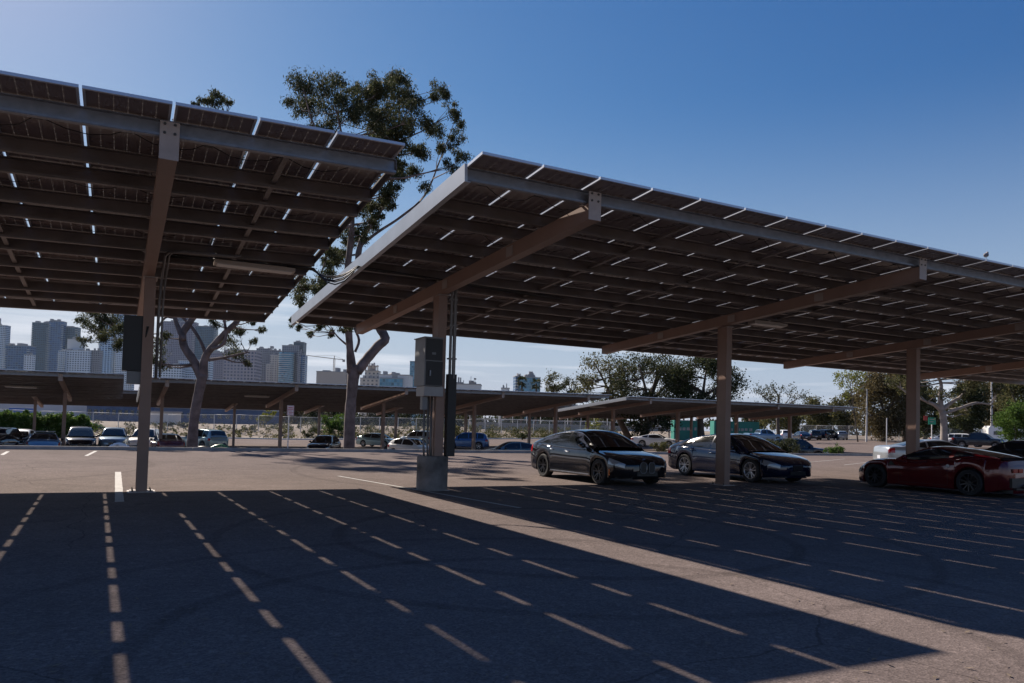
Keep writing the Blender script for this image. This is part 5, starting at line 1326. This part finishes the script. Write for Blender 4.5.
# the leaning one on the left
D1 = 40.0
b2 = at_depth(192, 449, D1); b2.z = -.3
cl = [(213, 93, 6), (204, 98, 6), (223, 97, 5), (214, 104, 7), (229, 103, 3), (197, 103, 3), (84, 322, 7), (96, 328, 10), (110, 322, 11), (106, 338, 7), (84, 340, 5), (124, 344, 8), (118, 330, 9), (133, 332, 7), (150, 362, 7), (158, 352, 9), (164, 366, 6), (145, 350, 6), (104, 314, 9), (90, 312, 6), (163, 336, 6),
      (228, 341, 8), (240, 332, 7), (236, 354, 8), (248, 363, 5), (215, 324, 5), (226, 318, 5), (252, 342, 4), (262, 330, 4), (250, 322, 4)]
rr = random.Random(8)
for _ in range(34): cl.append((rr.uniform(150, 262), rr.uniform(135, 296), rr.uniform(9, 16)))
limbs = [([b2, at_depth(194, 420, D1), at_depth(199, 392, D1), at_depth(203, 374, D1)], [.29, .26, .25, .28]),
 (*pl([(202, 378), (193, 360), (184, 346), (183, 333), (190, 322), (200, 305), (206, 270), (210, 220), (213, 160), (214, 112)], D1, [.26, .22, .2, .2, .18, .17, .15, .12, .08, .03], .1),),
 (*pl([(184, 340), (176, 322), (172, 300), (165, 260), (160, 200)], D1, [.14, .12, .11, .08, .04], .3),),
 (*pl([(203, 376), (205, 358), (214, 345), (225, 333), (238, 320), (250, 298), (255, 250)], D1, [.26, .2, .17, .15, .14, .12, .06], -.1),),
 (*pl([(212, 349), (222, 345), (226, 335), (224, 318), (222, 300)], D1-.4, [.1, .09, .08, .07, .05], 0),),
 (*pl([(207, 360), (222, 358), (240, 354), (250, 352)], D1, [.09, .07, .05, .02], .2),),
 (*pl([(205, 352), (200, 340), (190, 325), (178, 315), (165, 318), (158, 330), (156, 345)], D1+.5, [.1, .09, .08, .07, .06, .05, .02], 0),),
 (*pl([(176, 318), (150, 316), (128, 330), (108, 330)], D1+.8, [.08, .06, .04, .015], 0),)]
tree('eucalyptus_tree', 'leaning forked eucalyptus in front of the mauve tower, leaves hanging at both sides', 'tree', b2, limbs, pc(cl, D1, 2.4, 4, 1.25), M['bark'], M['leaf_euc'], 1600, .16, .26, 1.2, GE, 6, spread=1.15)

def crown_clumps(px, py, rx, ry, D, count, seed, rmin=.16, rmax=.34, hollow=.35):
    r_ = random.Random(seed); out = []; s = D/F_PX
    for _ in range(count):
        a = r_.uniform(0, 6.283); q = r_.uniform(hollow, 1)**.6; x = math.cos(a)*q; y = math.sin(a)*q
        out.append((at_depth(px+x*rx, py+y*ry, D+r_.uniform(-1, 1)*rx*s*.7), r_.uniform(rmin, rmax)*(rx+ry)*s*.9))
    return out
def auto_tree(label, px, ybase, py, rx, ry, D, leaf, count=16, seed=1, bark='bark_dark', trunk_r=.3, n=60, size=.4, name='tree', cat='tree', group=None, aspect=.6, hollow=.3, forks=5, rmin=.16, rmax=.34, lean=0):
    b = at_depth(px+lean, ybase, D); b.z = H(b.x, b.y)-.1 if b.y > 39 else 0
    r_ = random.Random(seed+100); cl = crown_clumps(px, py, rx, ry, D, int(count*1.5), seed, rmin, rmax, hollow*.6)
    top = at_depth(px, py+ry*.25, D); limbs = [([b, lerp(b, top, .5)+Vector((r_.uniform(-.3, .3), 0, 0)), top], [trunk_r, trunk_r*.75, trunk_r*.5])]
    for k in range(forks):
        e = cl[r_.randrange(len(cl))][0]; s_ = lerp(b, top, r_.uniform(.45, .95)); limbs.append(([s_, lerp(s_, e, .5)+Vector((0, 0, .3)), e], [trunk_r*.45, trunk_r*.3, trunk_r*.1]))
    return tree(name, label, cat, b, limbs, cl, M[bark], M[leaf], n*1.5, size*.8, aspect, .4, group, seed, spread=1.2)
GB = 'big trees beyond the distant canopies'
auto_tree('broad olive tree with an airy left side behind the distant canopy', 607, 446, 383, 34, 24, 100, 'leaf_olive', 26, 21, trunk_r=.5, n=70, size=.34, group=GB, lean=25, rmin=.12, rmax=.24)
auto_tree('tall dense eucalyptus in the middle of the tree group above the grey sedan', 652, 444, 383, 38, 29, 97, 'leaf_euc', 40, 22, trunk_r=.55, n=80, size=.32, group=GB, lean=-8, rmin=.12, rmax=.24)
auto_tree('dark dense tree directly left of the second near column', 702, 442, 384, 36, 29, 94, 'leaf_dark', 42, 23, trunk_r=.5, n=90, size=.32, group=GB, rmin=.12, rmax=.25)
auto_tree('small round tree poking above the canopy left of the big tree group', 571, 440, 386, 9, 7, 160, 'leaf_dark', 12, 24, n=60, size=.4, group=GB)
auto_tree('upright small tree between the palms and the big tree group', 553.5, 440, 383, 7, 11, 165, 'leaf_olive', 14, 25, n=60, size=.4, group=GB)
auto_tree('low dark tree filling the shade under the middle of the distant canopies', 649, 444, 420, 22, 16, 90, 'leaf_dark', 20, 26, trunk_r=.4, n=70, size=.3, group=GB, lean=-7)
auto_tree('sparse spreading tree above the right part of the distant canopy', 779, 440, 393, 27, 8, 115, 'leaf_euc', 22, 27, trunk_r=.3, n=34, size=.3, group=GB, hollow=.2, rmin=.12, rmax=.24)
GT = 'trees beyond the right hand lot'
auto_tree('low spreading olive tree above the parked row at the left', 781, 438, 418, 20, 12, 175, 'leaf_olive', 20, 31, n=60, size=.55, group=GT)
auto_tree('round grey green tree above the middle of the parked row', 757, 436, 415, 12, 9, 185, 'leaf_euc', 14, 32, n=60, size=.55, group=GT)
auto_tree('bushy olive tree right of the end of the distant canopy', 822, 438, 414, 16, 16, 165, 'leaf_olive', 22, 33, n=70, size=.5, group=GT)
auto_tree('second bushy olive tree before the fence left of the thin white pole', 848, 436, 413, 14, 18, 160, 'leaf_olive', 20, 34, n=70, size=.5, group=GT)
auto_tree('tree with hanging pale foliage over the thin white pole', 850, 436, 382, 13, 15, 118, 'leaf_yellow', 16, 35, n=50, size=.32, group=GT, lean=8, hollow=.1, trunk_r=.12)
auto_tree('rust brown eucalyptus left of the third near column', 884, 438, 402, 22, 32, 122, 'leaf_rust', 40, 36, trunk_r=.5, n=75, size=.4, group=GT)
auto_tree('olive eucalyptus just behind the third near column', 905, 438, 395, 20, 30, 126, 'leaf_olive', 36, 37, trunk_r=.5, n=75, size=.4, group=GT)
auto_tree('dark conical tree right of the pale trunk', 967, 440, 408, 14, 28, 110, 'leaf_dark', 34, 38, trunk_r=.5, n=90, size=.36, group=GT)
auto_tree('olive brown tree behind the tall light pole', 995, 438, 402, 16, 26, 140, 'leaf_rust', 30, 39, trunk_r=.4, n=75, size=.45, group=GT)
auto_tree('tall olive tree at the right frame edge', 1026, 438, 398, 22, 30, 130, 'leaf_olive', 34, 40, trunk_r=.5, n=75, size=.45, group=GT)
auto_tree('shaded dark tree at the left of the pale trunk', 925, 438, 412, 12, 22, 135, 'leaf_dark', 24, 41, trunk_r=.4, n=75, size=.45, group=GT)
# pale trunk eucalyptus
D3 = 92.0; b3 = at_depth(944, 440, D3); b3.z = H(b3.x, b3.y)-.1
limbs = [([b3, at_depth(944, 425, D3), at_depth(942.5, 411, D3)], [.48, .40, .38]),
 (*pl([(943, 412), (935, 405), (927, 402)], D3, [.3, .24, .16]),), (*pl([(942, 412), (940, 398), (941, 383), (934, 372)], D3, [.36, .28, .2, .1]),),
 (*pl([(943, 409), (952, 402), (962, 395), (968, 382)], D3, [.3, .22, .15, .06]),), (*pl([(946, 413), (960, 408), (976, 403), (992, 405)], D3, [.2, .18, .15, .05]),)]
cl = crown_clumps(935, 380, 46, 17, D3, 44, 51, .08, .16) + crown_clumps(985, 385, 22, 12, D3, 14, 52, .12, .22) + crown_clumps(955, 414, 14, 10, D3+3, 8, 53)
tree('eucalyptus_tree', 'old eucalyptus with a pale bare trunk and spreading white limbs', 'tree', b3, limbs, cl, M['bark_pale'], M['leaf_olive'], 230, .26, .5, .8, None, 12)
# line of trees in the shade behind the long distant canopy
GM = 'dark trees behind the fence under the long distant canopy'
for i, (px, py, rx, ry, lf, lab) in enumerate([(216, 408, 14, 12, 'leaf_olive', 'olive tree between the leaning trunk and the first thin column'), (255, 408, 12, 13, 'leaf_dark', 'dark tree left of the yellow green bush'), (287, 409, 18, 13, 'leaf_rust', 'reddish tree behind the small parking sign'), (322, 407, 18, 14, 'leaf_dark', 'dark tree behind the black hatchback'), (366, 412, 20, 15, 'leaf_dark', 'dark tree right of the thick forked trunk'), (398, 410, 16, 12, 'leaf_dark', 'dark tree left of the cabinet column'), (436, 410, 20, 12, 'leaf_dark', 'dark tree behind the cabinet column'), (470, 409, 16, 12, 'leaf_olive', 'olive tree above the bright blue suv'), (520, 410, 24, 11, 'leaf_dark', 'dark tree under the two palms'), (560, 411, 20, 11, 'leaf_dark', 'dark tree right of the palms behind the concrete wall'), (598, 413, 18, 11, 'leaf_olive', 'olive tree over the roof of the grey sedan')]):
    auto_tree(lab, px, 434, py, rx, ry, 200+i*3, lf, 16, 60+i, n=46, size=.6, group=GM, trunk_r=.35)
def bush(label, px, yb, py, rx, ry, D, leaf, seed, count=10, n=90, size=.22, name='bush', group=None, stems=True, z=None):
    b = at_depth(px, yb, D); b.z = z if z is not None else (H(b.x, b.y) if b.y > 39 else 0.02)
    cl = crown_clumps(px, py, rx, ry, D, count, seed, .2, .36, .0)
    cl = [(Vector((c.x, c.y, max(c.z, b.z+r*.5))), r) for c, r in cl]
    limbs = [([b, lerp(b, cl[k][0], .5), cl[k][0]], [.05, .035, .015]) for k in range(min(5, len(cl)))]
    return tree(name, label, 'bush', b, limbs, cl, M['bark_dark'], M[leaf], n*2.2, size, .6, .1, group, seed, twigs=False)
bush('yellow green bush behind the fence left of the parking sign', 265, 432, 415, 9, 6, 132, 'leaf_yellow', 71, size=.35, group='bushes along the fence')
bush('tall yellow green bush left of the thick forked trunk', 333, 439, 425, 11, 11, 112, 'leaf_green', 72, 16, 70, .3, group='bushes along the fence')
bush('low dark bush at the fence left of the tall yellow green bush', 309, 438, 433, 9, 4, 108, 'leaf_dark', 73, 8, 90, .25, group='bushes along the fence')
bush('dark small tree like bush beside the white cabin', 167, 436, 427, 5, 7, 108, 'leaf_dark', 74, 8, 70, .25, group='bushes along the fence')
bush('round dry bush left of the leaning tree trunk', 183, 437, 431, 6, 4, 108, 'leaf_olive', 75, 8, 90, .25, group='bushes along the fence')
bush('sprawling green bush on the slope at the end of the hedge', 97, 439, 431, 9, 6, 100, 'leaf_green', 76, 14, 90, .25, group='bushes along the fence')
bush('bare brown scrub on the dirt bank behind the first thin column', 250, 437, 430, 7, 7, 110, 'leaf_rust', 77, 8, 14, .25, group='bushes along the fence')
bush('olive bush at the wall left of the bright blue suv', 457, 438, 430, 6, 6, 105, 'leaf_olive', 78, 8, 90, .25, group='bushes along the fence')
bush('low dark bush at the foot of the concrete wall', 522, 439, 435.5, 8, 2.6, 112, 'leaf_dark', 79, 8, 90, .25, group='bushes along the fence')
bush('yellow leaved bush above the roof of the grey sedan', 592, 438, 424, 9, 7, 110, 'leaf_yellow', 80, 10, 50, .25, group='bushes along the fence')
GK = 'bushes in the planter behind the kerb'
bush('leafy bush at the kerb between the two sedans', 663, 455, 447, 11, 4.5, 48.5, 'leaf_olive', 81, 18, 420, .10, group=GK)
bush('wide dark bush behind the hood of the navy sedan', 780, 456, 446, 17, 6, 53, 'leaf_euc', 82, 22, 420, .10, group=GK)
bush('small round green bush at the kerb left of the silver coupe', 834, 457, 450.5, 9.5, 3.8, 55.5, 'leaf_green', 83, 14, 420, .10, group=GK)
bush('bright green bush behind the black car at the right frame edge', 1016, 458, 426, 16, 20, 66, 'leaf_green', 84, 30, 200, .16, group=None)
# clipped hedge on the left
def hedge():
    r_ = random.Random(5); a = at_y(-30, 430, 99.5); b = at_y(88, 430, 99.5); o = a.copy(); o.z = H(a.x, a.y); cl = []
    zt = at_depth(40, 414.5, 97).z
    for k in range(330):
        t = r_.random(); p = lerp(a, b, t); z0 = H(p.x, p.y); top = zt - (1.3*smooth(.93, 1, t)); p.z = z0+ (top-z0)*r_.uniform(.05, .93); p.y += r_.uniform(-.5, 1.2); cl.append((p, r_.uniform(.5, .8)))
    tree('hedge', 'long tall clipped hedge behind the parked vehicles at the left', 'hedge', o, [([o, o+Vector((0, 0, 1.5))], [.05, .03])], cl, M['bark_dark'], M['leaf_green'], 520, .24, .6, .2, None, 9, twigs=False)
hedge()
# fan palms
def palm(px, ytop, D, label, seed):
    b = at_depth(px, 436, D); b.z = H(b.x, b.y); t = at_depth(px, ytop, D); r_ = random.Random(seed)
    root = tag(empty('palm_tree', b), label, 'palm', 'fan palms rising above the long distant canopy'); h = t.z-b.z
    g = MB(); g.tube([(0, 0, 0), (.1, 0, h*.5), (0, 0, h)], [.32, .24, .22], 8); g.build('trunk', M['bark_dark'], root, True)
    g = MB()
    for k in range(46):
        a = r_.uniform(0, 6.28); e = r_.uniform(-.9, 1.25); L_ = r_.uniform(1.3, 1.9); d = Vector((math.cos(a)*math.cos(e), math.sin(a)*math.cos(e), math.sin(e))); c = Vector((0, 0, h)) + d*L_*.55
        s_ = d.cross(Vector((0, 0, 1)));
        s_ = s_.normalized() if s_.length > .05 else Vector((1, 0, 0))
        for j in range(7):
            q = (j-3)/3*1.1; dd = (d*math.cos(q)+s_*math.sin(q)); tip = c+dd*L_*.62+Vector((0, 0, -.25*abs(q)-.2)); w_ = s_.cross(dd).cross(dd).normalized()*.09 if True else s_; i = len(g.v)
            g.v += [tuple(c), tuple(c+(tip-c)*.5+w_), tuple(tip), tuple(c+(tip-c)*.5-w_)]; g.face((i, i+1, i+2, i+3))
    g.build('crown', M['leaf_dark'], root)
palm(520.5, 381.5, 190, 'fan palm with a bushy crown at the left of the blue office tower', 1)
palm(535, 383.5, 195, 'fan palm in front of the right side of the blue office tower', 2)
# fallen leaves and grit on the near asphalt
def litter():
    r_ = random.Random(12); g = MB()
    for _ in range(420):
        p = at_z(r_.uniform(-20, 1044), r_.uniform(462, 700), 0)
        if p.y > 34: continue
        a = r_.uniform(0, 6.28); s_ = r_.uniform(.012, .035); u_ = Vector((math.cos(a), math.sin(a), r_.uniform(-.1, .3)))*s_; v_ = Vector((-math.sin(a), math.cos(a), 0))*s_*.35; p.z = .012; i = len(g.v)
        g.v += [tuple(p-u_), tuple(p+v_), tuple(p+u_), tuple(p-v_)]; g.face((i, i+1, i+2, i+3))
    tag(g.build('fallen_leaves', mat('dry_leaf', (.16, .12, .08), .9)), 'scattered dry leaves on the asphalt', None, None, 'stuff')
litter()

def undergrowth():
    r_ = random.Random(31); cl = []
    for _ in range(760):
        x = r_.uniform(-40, 80); t = r_.random()**1.5; y = kfar(x)+.8+t*16
        if x < 16 and r_.random() < .3: continue
        rad = r_.uniform(.25, .8)*(1.0 if x < 18 else 1.35); cl.append((Vector((x, y, H(x, y)+rad*.35)), rad))
    v, f = leaves(cl, 90, .3, .5, r_, .1)
    me = bpy.data.meshes.new('weeds'); me.from_pydata(v, [], f); me.materials.append(M['leaf_olive']); o = bpy.data.objects.new('weeds', me); COL.objects.link(o)
    tag(o, 'low weeds and scrub on the dirt bank along the far fence', None, None, 'stuff')
    cl = []
    for _ in range(260):
        x = r_.uniform(-12, 60); y = r_.uniform(37.2, 38.8); rad = r_.uniform(.08, .2); cl.append((Vector((x, y, lerp(.09, H(x, 38.9), (y-KERB_Y)/2.45)+rad*.3)), rad))
    v, f = leaves(cl, 900, .07, .4, r_, .1)
    me = bpy.data.meshes.new('planter_weeds'); me.from_pydata(v, [], f); me.materials.append(M['leaf_olive']); o = bpy.data.objects.new('planter_weeds', me); COL.objects.link(o)
    tag(o, 'low weeds growing in the planter strip behind the kerb', None, None, 'stuff')
undergrowth()

def far_wood():
    r_ = random.Random(77); cl = []
    for _ in range(430):
        px = r_.uniform(225, 1060); top = interp([(225, 416), (560, 417), (760, 418), (850, 408), (1060, 400)], px)
        D = r_.uniform(225, 262); yb = 426.5+.0266*(px-512); y = r_.uniform(top, yb+1); rad = r_.uniform(1.0, 2.4)
        p = at_depth(px, y, D); p.z = max(p.z-rad*.4, .3); cl.append((p, rad))
    v, f = leaves(cl, 46, .85, .6, r_, .1)
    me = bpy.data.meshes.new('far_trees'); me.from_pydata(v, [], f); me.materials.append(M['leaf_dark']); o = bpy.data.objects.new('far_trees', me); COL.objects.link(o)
    tag(o, 'dark belt of far trees closing the view below the distant canopies', None, None, 'stuff')
far_wood()

# ------------------------------------------------------------------ air between here and the skyline
def haze():
    g = MB(); g.box((250, 1550, 99), (6500, 4100, 204))
    mt = bpy.data.materials.new('haze_air'); mt.use_nodes = True; n = mt.node_tree; n.nodes.remove(n.nodes['Principled BSDF'])
    v = n.nodes.new('ShaderNodeVolumePrincipled'); v.inputs['Color'].default_value = (.70, .84, 1, 1); v.inputs['Density'].default_value = .000022; v.inputs['Anisotropy'].default_value = .3
    n.links.new(v.outputs[0], n.nodes['Material Output'].inputs['Volume'])
    o = g.build('haze', mt); o['kind'] = 'stuff'; o['label'] = 'thin bluish haze in front of the skyline'
haze()
